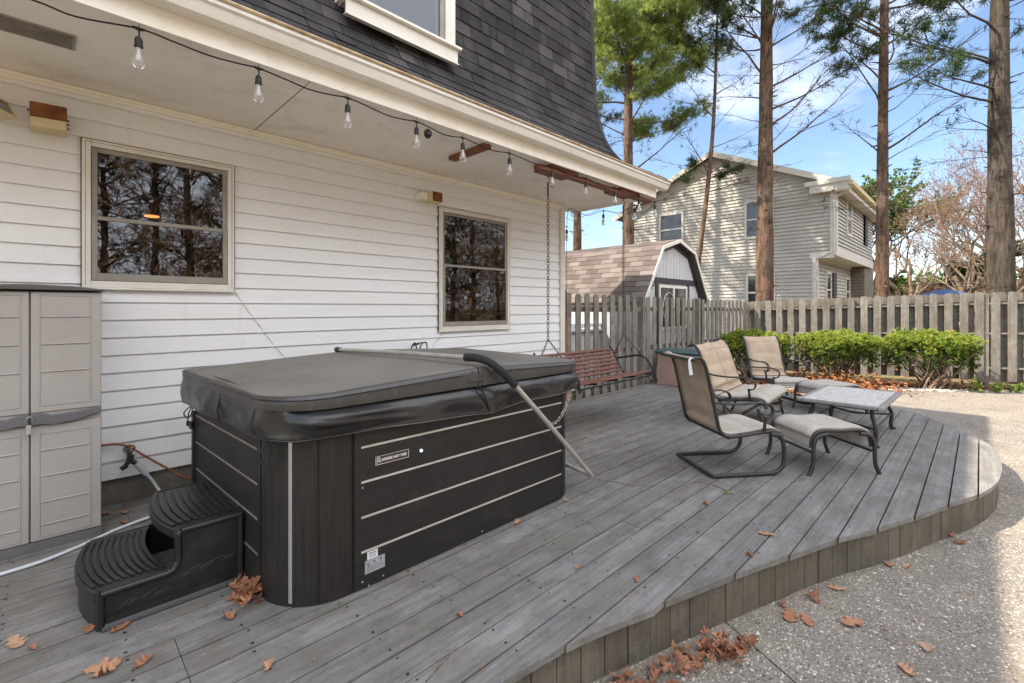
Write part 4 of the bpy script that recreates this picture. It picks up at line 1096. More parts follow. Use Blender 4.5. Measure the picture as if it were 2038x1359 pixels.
mb = MB(); mb.tube([(TX0-0.085,3.12,0.995),(TX0-0.10,3.125,0.90),(TX0-0.088,3.13,0.842)],0.005,6)
mb.build('slit', M['under'], sk, smooth=60)
mb = MB(); mb.box(TX0-0.078,TX0-0.062,3.08,3.20,1.0,1.062); mb.build('handle_strap', M['vinyl'], cov, bevel=0.003)
mb = MB(); mb.box(TX0-0.083,TX0-0.0785,3.10,3.135,1.01,1.05); mb.build('buckle', M['silver'], cov, bevel=0.002)
def tie(pts): 
    mb = MB(); mb.tube(spline(pts,5),0.0042,6); mb.obox(V(pts[-1])-V((0,0,0.02)),(0.008,0,0),(0,0.005,0),(0,0,0.018)); mb.build('tie_strap', M['cord'], cov, smooth=60)
tie([(0.715,3.93,0.96),(0.66,3.99,0.90),(0.70,3.97,0.84),(0.725,3.96,0.82),(0.675,3.98,0.76),(0.69,3.97,0.72),(0.715,3.965,0.745),(0.72,3.96,0.80),(0.70,3.97,0.75),(0.695,3.97,0.70)])
tie([(0.77,2.50,0.845),(0.735,2.50,0.79),(0.74,2.50,0.74),(0.765,2.48,0.715),(0.80,2.46,0.75),(0.795,2.45,0.80),(0.775,2.48,0.842),(0.77,2.48,0.80),(0.762,2.48,0.71)])

# ------------------------------------------------------------------ cover lifter
t = thing('cover_lifter', 'silver tube cover lifter with a black foam grip leaning over the spa cover', 'lifter', (2.4,2.3,0.9))
A_ = [(1.80,3.98,1.135),(1.88,3.2,1.158),(1.965,2.42,1.172)]
B_ = [(2.02,2.275,1.155),(2.10,2.205,1.08),(2.20,2.185,0.985)]
C_ = [(2.20,2.185,0.985),(2.65,2.19,0.567),(3.09,2.20,0.155)]
mb = MB(); mb.tube(A_,0.0165,12); mb.build('lift_tube', M['alu'], t, smooth=60)
mb = MB(); mb.tube(spline([A_[-1],(1.99,2.33,1.172),(2.035,2.255,1.145),(2.10,2.205,1.08),(2.20,2.185,0.985)],5),0.027,12); mb.build('foam_grip', M['foam'], t, smooth=60)
mb = MB(); mb.tube(spline([(2.19,2.186,0.994),(2.40,2.187,0.80),(2.65,2.19,0.567),(2.95,2.196,0.285),(3.07,2.20,0.172),(3.105,2.215,0.143),(3.125,2.26,0.14),(3.14,2.45,0.155),(3.15,2.7,0.165)],5),0.0175,12); mb.build('lift_tube', M['alu'], t, smooth=60)
mb = MB(); mb.tube([(1.797,4.01,1.134),(1.80,3.95,1.136)],0.023,12); mb.build('end_plug', M['black'], t, smooth=60)
def chain(mb, p0, p1, link=0.034, r=0.0032, sag=0.0, w=0.011):
    p0 = V(p0); p1 = V(p1); L = (p1-p0).length; n = max(2,int(L*(1+sag)/link/0.8))
    pts = [p0.lerp(p1,i/n)-V((0,0,sag*4*(i/n)*(1-i/n))) for i in range(n+1)]
    for i in range(n):
        c = (pts[i]+pts[i+1])/2; d = (pts[i+1]-pts[i]); hl = d.length*0.62; d.normalize()
        a = d.cross(V((0.3,0.9,0.1))).normalized(); b = d.cross(a)
        s = a if i%2 else b
        mb.tube([c+d*hl*math.cos(q)*(1.0)+s*w*math.sin(q) for q in np.linspace(0,2*math.pi,9)[:-1]],r,5,closed=True)
mb = MB(); q0 = (2.86,2.245,0.835); chain(mb,q0,(2.79,2.235,0.735),0.03,0.003); chain(mb,(2.79,2.235,0.735),(2.57,2.215,0.672),0.03,0.003,0.05)
tag(mb.build('safety_chain', M['chain_pale'], None, smooth=60), 'thin pale chain hanging between the spa cover and the lifter tube', 'chain')
# ------------------------------------------------------------------ porch swing
t = thing('porch_swing', 'red-brown slatted porch swing with black arms hung on chains', 'swing', (5.02,3.5,0.6))
SX0,SX1 = 4.22,5.86
mb = MB()
for (y,z) in ((3.215,0.628),(3.30,0.612),(3.385,0.596),(3.47,0.582),(3.55,0.572)): mb.obox(((SX0+SX1)/2,y,z),((SX1-SX0)/2,0,0),(0,0.034,-0.006),(0,0.002,0.011))
mb.build('seat', M['redwood'], t, bevel=0.003)
mb = MB()
for k in range(7):
    u = k/6; y = 3.635+0.20*u; z = 0.615+0.285*u
    mb.obox(((SX0+SX1)/2-0.02,y,z),((SX1-SX0)/2-0.02,0,0),(0,0.010*0.55,0.0095*1.6),(0,0.010,-0.007))
mb.build('backrest', M['redwood'], t, bevel=0.003)
for x in (SX0-0.01, SX1+0.01):
    mb = MB()
    mb.tube(spline([(x,3.86,0.945),(x,3.80,0.86),(x,3.66,0.62),(x,3.60,0.565),(x,3.40,0.578),(x,3.19,0.602),(x,3.165,0.585),(x,3.165,0.54)],5),0.0135,8)
    mb.tube(spline([(x,3.74,0.775),(x,3.60,0.80),(x,3.42,0.835),(x,3.32,0.828),(x,3.24,0.775),(x,3.185,0.69),(x,3.17,0.61)],6),0.015,8)
    mb.build('arm_frame', M['iron_blk'], t, smooth=60)
mb = MB()
for x in (4.6,5.04,5.48): mb.tube(spline([(x,3.845,0.91),(x,3.64,0.60),(x,3.59,0.555),(x,3.4,0.568),(x,3.2,0.600)],4),0.011,8)
mb.tube([(SX0,3.19,0.575),(SX1,3.19,0.575)],0.012,8)
mb.build('under_frame', M['iron_blk'], t, smooth=60)
for x in (4.175, 5.82):
    mb = MB(); chain(mb,(x,3.6,2.82),(x,3.6,1.13),0.042,0.0040,0,0.0165); xx = SX0-0.01 if x < 5 else SX1+0.01
    chain(mb,(x,3.6,1.13),(xx,3.33,0.835),0.036,0.0038,0,0.0115); chain(mb,(x,3.6,1.13),(xx,3.80,0.80),0.036,0.0038,0,0.0115)
    c_ = mb.build('swing_chain', M['chain'], t, smooth=60)
    mb = MB(); mb.tube(spline([(x,3.6,3.09),(x,3.6,3.045),(x+0.022,3.6,3.02),(x+0.024,3.6,2.985),(x,3.6,2.965),(x-0.022,3.6,2.985)],5),0.005,6); mb.tube([(x,3.6,2.965),(x,3.6,2.82)],0.012,8); mb.tube([(x+0.012*math.cos(q*3),3.6+0.012*math.sin(q*3),2.95-0.02*q) for q in np.linspace(0,6,40)],0.003,4)
    mb.build('spring_hook', M['chain'], c_, smooth=60)

# deck box
t = thing('deck_box', 'mauve resin deck box with a dark green lid by the fence', 'deck box', (8.8,4.1,0))
mb = MB(); mb.box(8.50,9.12,3.62,4.50,0.0,0.625); mb.build('box_body', M['box_pink'], t, bevel=0.012)
mb = MB()
for z in (0.14,0.30,0.415,0.53): mb.box(8.494,8.4985,3.66,4.36,z-0.004,z+0.004)
mb.box(8.493,8.4985,4.19,4.198,0.02,0.60); mb.box(8.493,8.4985,3.86,3.868,0.02,0.60)
mb.build('panel_groove', M['box_pink'], t)
mb = MB(); mb.prism([(8.45,3.56,0.615),(8.45,3.56,0.66),(8.62,3.56,0.690),(9.0,3.56,0.690),(9.17,3.56,0.66),(9.17,3.56,0.615)],(0,0.97,0)); mb.build('lid', M['lid_green'], t, bevel=0.012)

# ------------------------------------------------------------------ patio furniture
def strip(mb, prof, w, y0=0.0, bulge=0.0, seams=0, cols=9, off=0.0, seed=0):
    """quilted sling following a profile of (u,z) points"""
    P = spline([(u,0,z) for u,z in prof],7); L = [0]
    for i in range(1,len(P)): L.append(L[-1]+(P[i]-P[i-1]).length)
    rows = []
    for i,p in enumerate(P):
        d = P[min(i+1,len(P)-1)]-P[max(i-1,0)]; d.normalize(); n = V((-d.z,0,d.x))
        if n.z < 0 and abs(n.z) > 0.4: n = -n
        a = abs(math.sin(math.pi*seams*L[i]/L[-1]))**0.55 if seams else 1.0
        row = []
        for j in range(cols):
            v = -1+2*j/(cols-1); e = (1-abs(v)**6)
            h = bulge*a*e+off-0.010*(1-v*v)*0.6
            row.append((p.x+n.x*h, y0+v*w/2, p.z+n.z*h))
        rows.append(row)
    mb.sheet(rows)
SEATP = [(0.335,0.325),(0.315,0.372),(0.26,0.398),(0.14,0.392),(0.0,0.374),(-0.13,0.362),(-0.20,0.372)]
BACKP = [(-0.225,0.395),(-0.275,0.47),(-0.33,0.62),(-0.385,0.78),(-0.435,0.92),(-0.475,1.0),(-0.525,1.025),(-0.565,1.005)]
RAIL = [(0.345,0.30),(0.318,0.362),(0.26,0.388),(0.14,0.382),(0.0,0.364),(-0.13,0.352),(-0.205,0.362),(-0.262,0.42),(-0.318,0.58),(-0.375,0.75),(-0.43,0.905),(-0.475,0.99),(-0.525,1.018),(-0.572,0.998)]
def flatbar(mb, pts, y, r, n=8, flat=1.0):
    mb.tube([(p.x,y,p.z) for p in spline([(u,0,z) for u,z in pts],6)], r, n, flat=flat, up=(0,1,0))
def arm(mb, y, post=0.40):
    for yy in (y*1.08-0.012,y*1.08+0.012):
        mb.tube(spline([(-0.338,y,0.668),(-0.25,y*1.04+(yy-y*1.08),0.652),(-0.10,yy,0.646),(0.06,yy,0.654),(0.15,yy,0.650),(0.222,yy,0.618),(0.236,yy,0.560),(0.205,yy,0.522),(0.150,yy,0.520)],6),0.0088,6)
    mb.tube([(0.165,y*1.08,0.522),(0.165,y*1.02,post-0.02)],0.0135,8)
def lift(P, hs): return [(u+(0.06*(z-0.42)/0.6 if z > 0.42 else 0)*(1 if hs > 1 else 0), z if z < 0.42 else 0.42+(z-0.42)*hs) for u,z in P]
def spring_chair(label, loc, rz, strap=False, hs=1.0):
    t = thing('sling_chair', label, 'chair', loc, rz, 'patio sling chairs')
    W_ = 0.56; y = 0.295
    mb = MB(); strip(mb, SEATP, W_, bulge=0.016, seams=2, off=0.012); mb.build('seat', M['sling_seat'], t, world=False, smooth=180, solid=0.012)
    mb = MB(); strip(mb, lift(BACKP,hs), W_, bulge=-0.015, seams=4, off=-0.004); mb.build('backrest', M['sling'], t, world=False, smooth=180, solid=0.014)
    mb = MB()
    for s in (-1,1): flatbar(mb, lift(RAIL,hs), s*y, 0.0165)
    (tu,tz), = lift([(-0.572,0.998)],hs)
    mb.tube([(tu,-y,tz),(tu,y,tz)],0.0155,8); mb.tube([(-0.17,-y,0.340),(-0.17,y,0.340)],0.012,8); mb.tube([(0.30,-y,0.352),(0.30,y,0.352)],0.012,8)
    mb.build('sling_frame', M['iron'], t, world=False, smooth=60)
    mb = MB(); yb = 0.315
    for s in (-1,1): flatbar(mb, [(-0.34,0.018),(-0.10,0.018),(0.16,0.018),(0.255,0.026),(0.315,0.055),(0.345,0.11),(0.352,0.18),(0.347,0.26),(0.325,0.325),(0.285,0.36),(0.22,0.366)], s*yb, 0.0185)
    mb.tube([(-0.34,-yb,0.018),(-0.34,yb,0.018)],0.0175,8)
    mb.build('spring_base', M['iron'], t, world=False, smooth=60)
    for s in (-1,1):
        mb = MB(); arm(mb, s*y); mb.build('armrest', M['iron'], t, world=False, smooth=60)
    if strap:
        mb = MB(); mb.tube([(tu,-0.285,tz+.02),(tu-.022,-0.285,tz),(tu-.02,-0.285,tz-.06),(tu-.01,-0.288,tz-.13)],0.016,4,flat=0.3); mb.build('tag', M['label_w'], t, world=False)
    return t
spring_chair('beige sling chair in front seen from behind, white tag on its top corner', (4.596,1.708,0.002), R(-37), strap=True, hs=1.07)
sf = V((8.02,2.02)); fd = V((-0.65,-0.76)).normalized()
spring_chair('farthest beige sling chair in front of the shrubs', (sf.x-fd.x*0.33, sf.y-fd.y*0.33, 0.002), math.atan2(fd.y,fd.x))
# loveseat glider
lt = thing('loveseat_glider', 'wide beige quilted loveseat glider behind the front chair', 'loveseat', (6.58,2.17,0.002), R(-90+4))
LW = 1.14
mb = MB(); strip(mb, SEATP, LW, bulge=0.030, seams=2, cols=17, off=0.022); mb.build('seat_cushion', M['sling_seat'], lt, world=False, smooth=180, solid=0.02)
for s in (-1,1):
    mb = MB(); strip(mb, BACKP, LW/2-0.006, y0=s*LW/4, bulge=-0.022, seams=4, off=-0.006); mb.build('back_cushion', M['sling'], lt, world=False, smooth=180, solid=0.016)
mb = MB(); y = LW/2+0.016
for s in (-1,1): flatbar(mb, RAIL, s*y, 0.0165)
mb.tube([(-0.572,-y,0.998),(-0.572,y,0.998)],0.0155,8); mb.tube([(-0.17,-y,0.335),(-0.17,y,0.335)],0.013,8); mb.tube([(0.28,-y,0.345),(0.28,y,0.345)],0.013,8)
mb.build('sling_frame', M['iron'], lt, world=False, smooth=60)
for s in (-1,1):
    mb = MB(); arm(mb, s*y); mb.build('armrest', M['iron'], lt, world=False, smooth=60)
mb = MB()
for s in (-1,1):
    yy = s*(y-0.05)
    mb.tube(spline([(-0.26,yy,0.22),(-0.12,yy,0.17),(0.05,yy,0.155),(0.2,yy,0.18),(0.30,yy,0.23)],5),0.012,8)
    mb.bar((-0.22,yy,0.33),(-0.05,yy,0.18),0.012,0.026); mb.bar((0.26,yy,0.34),(0.06,yy,0.18),0.012,0.026)
    mb.tube([(0.23+0.055*math.cos(q),yy,0.12+0.055*math.sin(q)) for q in np.linspace(-2.2,2.2,12)],0.009,6)
mb.tube([(0.02,-(y-0.05),0.16),(0.02,y-0.05,0.16)],0.013,8)
mb.build('glider_link', M['brass'], lt, world=False, smooth=60)
for s in (-1,1):
    for (u0,u1) in ((0.24,0.315),(-0.26,-0.37)):
        mb = MB(); yy = s*(y-0.04); mb.tube(spline([(u0,yy,0.28),(u0+(u1-u0)*0.35,yy,0.2),(u0+(u1-u0)*0.6,yy,0.1),(u1,yy,0.0)],4),0.0165,8); mb.build('leg', M['iron'], lt, world=False, smooth=60)
mb = MB(); mb.add([(0.20,-0.46,0.352),(0.25,-0.34,0.352),(0.27,-0.41,0.235)],[(0,1,2)]); mb.build('care_tag', M['label_w'], lt, world=False, solid=0.002)
# ottomans
def ottoman(label, loc, rz):
    t = thing('ottoman', label, 'ottoman', loc, rz, 'patio ottomans')
    y = 0.275
    mb = MB(); strip(mb, [(0.285,0.235),(0.275,0.315),(0.235,0.372),(0.15,0.392),(0.0,0.382),(-0.15,0.392),(-0.235,0.372),(-0.275,0.315),(-0.285,0.235)], 0.52, bulge=0.012, seams=0, off=0.012)
    mb.build('seat', M['sling_seat'], t, world=False, smooth=180, solid=0.03)
    mb = MB()
    for s in (-1,1): flatbar(mb, [(0.288,0.24),(0.276,0.315),(0.235,0.370),(0.15,0.388),(0.0,0.384),(-0.15,0.388),(-0.235,0.370),(-0.276,0.315),(-0.288,0.24)], s*y, 0.0165)
    mb.tube([(0.288,-y,0.20),(0.288,y,0.20)],0.013,8); mb.tube([(-0.288,-y,0.20),(-0.288,y,0.20)],0.013,8); mb.build('frame', M['iron'], t, world=False, smooth=60)
    for s in (-1,1):
        for u in (-1,1):
            mb = MB(); flatbar(mb, [(u*0.15,0.366),(u*0.235,0.350),(u*0.275,0.305),(u*0.290,0.22),(u*0.293,0.12),(u*0.310,0.05),(u*0.335,0.0)], s*(y+0.033), 0.0175); mb.build('leg', M['iron'], t, world=False, smooth=60)
    return t
ottoman('beige ottoman in front, next to the nearest chair', (5.272,1.096,0.002), R(-41))
ottoman('beige ottoman mostly hidden behind the tiled coffee table', (8.08,1.56,0.002), R(-30))
# coffee table
t = thing('coffee_table', 'low rectangular coffee table with grey tiled top and curved iron legs', 'table', (6.86,1.105,0.002), R(-1))
TW,TD = 0.66,0.40; ZT = 0.452
mb = MB()
for (a,b,c,d) in ((-TW,TW,-TD,-TD+0.05),(-TW,TW,TD-0.05,TD),(-TW,-TW+0.05,-TD+0.0515,TD-0.0515),(TW-0.05,TW,-TD+0.0515,TD-0.0515)): mb.box(a,b,c,d,ZT-0.040,ZT)
mb.build('table_border', M['tile_edge'], t, world=False, bevel=0.010)
for (a,b) in ((-TW+0.052,-0.004),(0.004,TW-0.052)):
    mb = MB(); mb.box(a,b,-TD+0.053,TD-0.053,ZT-0.034,ZT-0.002); mb.build('tile', M['tile'], t, world=False, bevel=0.003)
mb = MB(); mb.box(-TW+0.05,TW-0.05,-TD+0.05,TD-0.05,ZT-0.055,ZT-0.0405); mb.build('apron', M['iron'], t, world=False)
for sx in (-1,1):
    for sy in (-1,1):
        mb = MB(); dx = sx*0.83; dy = sy*0.55
        base = [(-0.02,0.40),(-0.02,0.34),(0.005,0.28),(0.045,0.22),(0.055,0.16),(0.045,0.09),(0.045,0.045),(0.065,0.015),(0.10,0.008)]
        mb.tube(spline([(sx*0.50+dx*q*0.9,sy*0.29+dy*q,z) for q,z in base],5),[0.021]*40+[0.017]*1,8); mb.tube([(sx*0.50+dx*0.08,sy*0.29+dy*0.09,0.0),(sx*0.50+dx*0.08,sy*0.29+dy*0.09,0.02)],0.02,8)
        mb.build('leg', M['iron'], t, world=False, smooth=60)
mb = MB()
for sy in (-1,1): mb.tube([(-0.53,sy*0.31,0.185),(0.53,sy*0.31,0.185)],0.011,6)
for sx in (-1,1):
    mb.tube(spline([(sx*0.53,-0.31,0.185),(sx*0.46,-0.20,0.185),(sx*0.36,-0.08,0.185),(sx*0.335,0.0,0.185),(sx*0.36,0.08,0.185),(sx*0.46,0.20,0.185),(sx*0.53,0.31,0.185)],5),0.012,6)
mb.build('stretcher', M['iron'], t, world=False, smooth=60)

# ------------------------------------------------------------------ fences
def picket(mb, p, d, n, w, z0, z1, th=0.018, ear=0.028):
    """one board: p = left foot, d along, n outward"""
    pts = [(0,z0),(w,z0),(w,z1-ear),(w*0.86,z1-ear*0.25),(w*0.62,z1),(w*0.38,z1),(w*0.14,z1-ear*0.25),(0,z1-ear)]
    mb.prism([(p.x+d.x*u,p.y+d.y*u,z) for u,z in pts],(n.x*th,n.y*th,0))
t = thing('picket_fence', 'grey weathered picket fence with gaps between the boards, from the house corner', 'fence', (9.5,4.6,-0.3))
rr = random.Random(12)
P0,P1 = V((5.93,4.83)),V((13.75,4.62)); L = (P1-P0).length; d = (P1-P0).normalized(); n = V((d.y,-d.x))
mb = MB(); rails = MB(); back = MB(); s = 0.06; k = 0
posts = [0.02,2.44,4.88,7.7]
while s < L-0.1:
    p = P0+d*s
    top = 1.755-0.012*(s/L)*5+rr.uniform(-.012,.012)
    ln_ = rr.uniform(-.004,.004)
    if all(abs(s+0.07-q) > 0.10 for q in posts):
        mb.tone = rr.uniform(0.15,1.0); picket(mb, p+n*0.04, d, n, rr.uniform(0.128,0.142), -0.20, top, 0.02, 0.04)
    s += 0.248
mb.build('picket', M['fence'], t, bevel=0.0025)
for z in (1.50,0.72,0.02):
    a = P0; b = P1; rails.tone = rr.uniform(.3,.8); rails.bar((a.x,a.y,z-0.02),(b.x,b.y,z-0.03),0.036,0.085)
rails.build('rail', M['fence_shaded'], t)
for q in posts:
    mb = MB(); p = P0+d*q; mb.tone = rr.uniform(.2,.6); zt = 1.80 if q < 1 else 1.73
    mb.box(p.x-0.05,p.x+0.05,p.y-0.065,p.y+0.045,-0.33,zt); mb.build('post', M['fence' if q > 1 else 'cedar'], t, bevel=0.006)
t = thing('board_fence', 'tall weathered board-on-board wooden fence behind the shrubs', 'fence', (14.6,1.5,-0.3))
Q0,Q1 = V((13.80,4.72)),V((15.95,-3.9)); L = (Q1-Q0).length; d = (Q1-Q0).normalized(); n = V((d.y,-d.x)); n = -n if n.x > 0 else n
rr = random.Random(21)
def ftop(s): return 1.69+0.20*min(1,s/5.9)
def fbot(s): return -0.22+0.08*min(1,s/5.9)
mb = MB(); s = 0.05
while s < L-0.15:
    mb.tone = rr.uniform(0.15,1.0); picket(mb, Q0+d*s+n*0.045, d, n, rr.uniform(0.135,0.148), fbot(s)+rr.uniform(0,.03), ftop(s)+rr.uniform(-.012,.012), 0.02, 0.035); s += 0.262
mb.build('front_board', M['fence'], t, bevel=0.003)
mb = MB(); s = 0.18
while s < L-0.15:
    mb.tone = rr.uniform(0.15,1.0); picket(mb, Q0+d*s-n*0.065, d, n, rr.uniform(0.135,0.148), fbot(s)+rr.uniform(0,.03), ftop(s)+rr.uniform(-.012,.012)-0.005, 0.02, 0.035); s += 0.262
mb.build('rear_board', M['fence_shaded'], t, bevel=0.003)
mb = MB()
for h in (0.30,0.60,1.05,1.70):
    for sec in range(3):
        sa,sb = L*sec/3, L*(sec+1)/3
        a = Q0+d*sa; b = Q0+d*sb
        if h == 0.60: continue
        za = fbot(sa)+h*(ftop(sa)-fbot(sa))/1.95; zb = fbot(sb)+h*(ftop(sb)-fbot(sb))/1.95
        mb.tone = rr.uniform(.3,.9); mb.bar((a.x,a.y,za),(b.x,b.y,zb),0.085,0.038)
mb.build('rail', M['fence'], t)
for q in (0.0,2.5,4.95,7.3):
    mb = MB(); p = Q0+d*q; mb.tone = rr.uniform(.2,.8); mb.obox((p.x,p.y,0.72),(d.x*.045,d.y*.045,0),(n.x*.040,n.y*.040,0),(0,0,ftop(q)-0.72-0.05)); mb.build('post', M['fence'], t, bevel=0.005)

# white panel behind the picket fence
mb = MB(); mb.box(7.1,10.2,6.2,6.9,-0.3,0.98); mb.box(7.0,10.3,6.1,7.0,0.985,1.04); mb.box(7.15,10.1,6.15,6.195,1.06,1.16)
tag(mb.build('white_object', M['white_pl'], None, bevel=0.01), 'white low panel glimpsed through the picket fence gaps', 'bench')

# ------------------------------------------------------------------ shed
t = thing('garden_shed', 'small gambrel-roofed shed with pink-tan shingles behind the picket fence', 'shed', (10.55,7.3,-0.3))
SY0,SY1 = 5.10,9.3; cxs = 10.55
G = [(-1.62,1.60),(-0.80,2.83),(0.0,3.06),(0.80,2.83),(1.62,1.60)]
G2 = [(-1.66,1.62),(-1.225,2.075+0.1),(-0.80,2.83),(0,3.06),(0.85,2.83),(1.70,1.62)]
mb = MB(); mb.prism([(cxs-1.5,SY0+0.06,-0.3)]+[(cxs+x*0.97,SY0+0.06,z-0.05) for x,z in G]+[(cxs+1.5,SY0+0.06,-0.3)],(0,SY1-SY0-0.12,0)); mb.build('wall', M['shed_wall'], t)
mb = MB()
for k in range(-9,10):
    x = cxs+k*0.165
    zt = np.interp(abs(k*0.165),[0,0.80,1.62],[3.06,2.83,1.60])-0.12
    mb.box(x-0.004,x+0.004,SY0+0.052,SY0+0.0595,-0.2,zt)
mb.build('wall_groove', M['ntrim'], t)
mb = MB()
def trim(a,b,w=0.085): mb.bar((cxs+a[0],SY0+0.045,a[1]),(cxs+b[0],SY0+0.045,b[1]),w,0.03,up=(0,1,0))
ins = [(-1.57,1.55),(-0.775,2.765),(0,2.985),(0.775,2.765),(1.57,1.55)]
for a,b in zip(ins[:-1],ins[1:]): trim(a,b)
trim((-1.20,2.13),(1.22,2.13),0.13); trim((-0.84,2.06),(-0.84,0.2),0.11); trim((0.74,2.06),(0.74,0.2),0.11); trim((-1.57,1.55),(-1.50,0.2),0.09); trim((1.57,1.55),(1.50,0.2),0.09)
mb.build('trim', M['shed_trim'], t)
mb = MB()
for a,b in zip(G[:-1],G[1:]):
    aa = V((cxs+a[0]*1.02,0,a[1]+0.02)); bb = V((cxs+b[0]*1.02,0,b[1]+0.02)); dd = bb-aa; nn = V((-dd.z,0,dd.x)).normalized(); nn = nn if nn.z > 0 else -nn
    mb.add([(p.x+nn.x*h,y,p.z+nn.z*h) for h in (0.0,0.035) for p in (aa,bb) for y in (SY0-0.10,SY1+0.1)],[(0,1,3,2),(4,6,7,5),(0,2,6,4),(1,5,7,3),(0,4,5,1),(2,3,7,6)])
rf = mb.build('roof', M['shed_edge'], t)
mb = MB()
for a,b in zip(G[:-1],G[1:]): mb.bar((cxs+a[0]*1.02,SY0-0.112,a[1]+0.025),(cxs+b[0]*1.02,SY0-0.112,b[1]+0.025),0.075,0.02,up=(0,1,0))
mb.build('rake_trim', M['trim_white'], rf)
mb = MB(); rr = random.Random(9)
for a,b in ((G[0],G[1]),(G[1],G[2]),(G[4],G[3]),(G[3],G[2])):
    aa = V((cxs+a[0]*1.03,0,a[1]+0.0)); bb = V((cxs+b[0]*1.02,0,b[1]+0.03)); dd = bb-aa; Ls = dd.length; dd.normalize(); nn = V((-dd.z,0,dd.x)); nn = nn if nn.z > 0 else -nn
    s = 0; r_ = 0
    while s < Ls-0.01:
        y = SY0-0.10-(0.0 if r_%2 else 0.165)
        while y < SY1+0.1:
            ya,yb = max(y,SY0-0.10),min(y+0.326,SY1+0.1); mb.tone = rr.uniform(0.1,1.0)
            lo = aa+dd*s; hi = aa+dd*min(s+0.15,Ls)
            if yb > ya+0.02:
                mb.add([(lo.x+nn.x*0.037,ya,lo.z+nn.z*0.037),(lo.x+nn.x*0.037,yb,lo.z+nn.z*0.037),(lo.x+nn.x*0.049,yb,lo.z+nn.z*0.049),(lo.x+nn.x*0.049,ya,lo.z+nn.z*0.049),(hi.x+nn.x*0.040,yb,hi.z+nn.z*0.040),(hi.x+nn.x*0.040,ya,hi.z+nn.z*0.040)],[(0,1,2,3),(3,2,4,5)])
            y += 0.332
        s += 0.142; r_ += 1
mb.build('shingle', M['shingle_tan'], rf)
mb = MB(); a,b,c,e = cxs-0.76,cxs+0.66,1.0,2.03
mb.box(a,a+0.06,SY0+0.02,SY0+0.05,c,e); mb.box(b-0.06,b,SY0+0.02,SY0+0.05,c,e); mb.box(a+0.06,b-0.06,SY0+0.02,SY0+0.05,e-0.06,e); mb.box(a+0.06,b-0.06,SY0+0.02,SY0+0.05,c,c+0.06); mb.box((a+b)/2-0.03,(a+b)/2+0.03,SY0+0.015,SY0+0.05,c+0.06,e-0.06)
w = mb.build('window', M['trim_white'], t)
mb = MB(); mb.add([(a+0.05,SY0+0.04,c+0.05),(b-0.05,SY0+0.04,c+0.05),(b-0.05,SY0+0.04,e-0.05),(a+0.05,SY0+0.04,e-0.05)],[(0,1,2,3)]); mb.build('pane', M['dark_glass'], w)
mb = MB(); mb.tube([((a+b)/2-0.22+0.30*math.cos(q),SY0+0.03,1.50+0.36*math.sin(q)) for q in np.linspace(0.9,4.6,16)],0.008,5); mb.build('hoop', M['trim_white'], w)
mb = MB(); mb.box(cxs-1.30,cxs-1.16,SY0-0.02,SY0+0.03,1.92,1.99); mb.tube([(cxs-1.27,SY0-0.02,1.98),(cxs-1.23,SY0-0.10,2.0)],0.02,6); mb.build('shed_light', M['iron_blk'], t)

# ------------------------------------------------------------------ neighbour house
t = thing('neighbour_house', 'pale grey clapboard two-storey gabled house behind the shed and pines', 'house', (23,8,-0.3))
NX = 19.6; NY0,NY1,NYL = 3.60,12.1,4.17; NXE = 27.4; ZE,ZA,ZB = 5.95,7.80,3.36; YM = 7.85
def clap_x(mb, x, y0f, y1f, z0, z1, ch=0.135):
    z = z0
    while z < z1:
        zz = min(z+ch,z1); ya,yb = y0f(z),y1f(z); yc,yd = y0f(zz),y1f(zz)
        mb.add([(x-0.045,ya,z-.012),(x-0.045,yb,z-.012),(x-0.004,yd,zz),(x-0.004,yc,zz),(x-0.03,ya,z-.012),(x-0.03,yb,z-.012),(x-0.03,ya,z+.02),(x-0.03,yb,z+.02),(x+0.02,ya,z+.02),(x+0.02,yb,z+.02)],[(0,1,2,3),(4,5,1,0),(6,7,5,4),(8,9,7,6)]); z += ch
def clap_y(mb, y, x0, x1, z0, z1, ch=0.135):
    z = z0
    while z < z1:
        zz = min(z+ch,z1)
        mb.add([(x0,y-0.045,z-.012),(x1,y-0.045,z-.012),(x1,y-0.004,zz),(x0,y-0.004,zz),(x0,y-0.03,z-.012),(x1,y-0.03,z-.012),(x0,y-0.03,z+.02),(x1,y-0.03,z+.02),(x0,y+0.02,z+.02),(x1,y+0.02,z+.02)],[(0,1,2,3),(4,5,1,0),(6,7,5,4),(8,9,7,6)]); z += ch
mb = MB()
gl = lambda z: NYL if z < ZB-0.02 else (NY0 if z < ZE else NY0+(YM-NY0)*(z-ZE)/(ZA-ZE))
gr = lambda z: NY1 if z < ZE else NY1-(NY1-YM)*(z-ZE)/(ZA-ZE)
clap_x(mb, NX, gl, gr, 0.2, ZA); clap_y(mb, NY0, NX, NXE, ZB+0.28, ZE-0.25); clap_y(mb, NYL, NX, NXE-1.6, 0.2, ZB-0.1)
mb.box(NX+0.02,NXE,NYL+0.02,NY1,-0.33,ZB); mb.box(NX+0.02,NXE,NY0+0.02,NY1,ZB,ZE)
mb.prism([(NX+0.02,NY0,ZE),(NX+0.02,YM,ZA),(NX+0.02,NY1,ZE)],(NXE-NX-0.02,0,0))
mb.build('wall', M['nsiding'], t)
mb = MB(); mb.box(NXE-1.6,NXE+0.8,NY0+0.05,NYL+0.1,-0.33,ZB-0.02); clap_x(mb,NXE-1.62,lambda z:NY0+0.05,lambda z:NYL,0.2,ZB-0.03); mb.build('side_wing', M['shutter'] if False else M['vent'], t)
mb = MB()
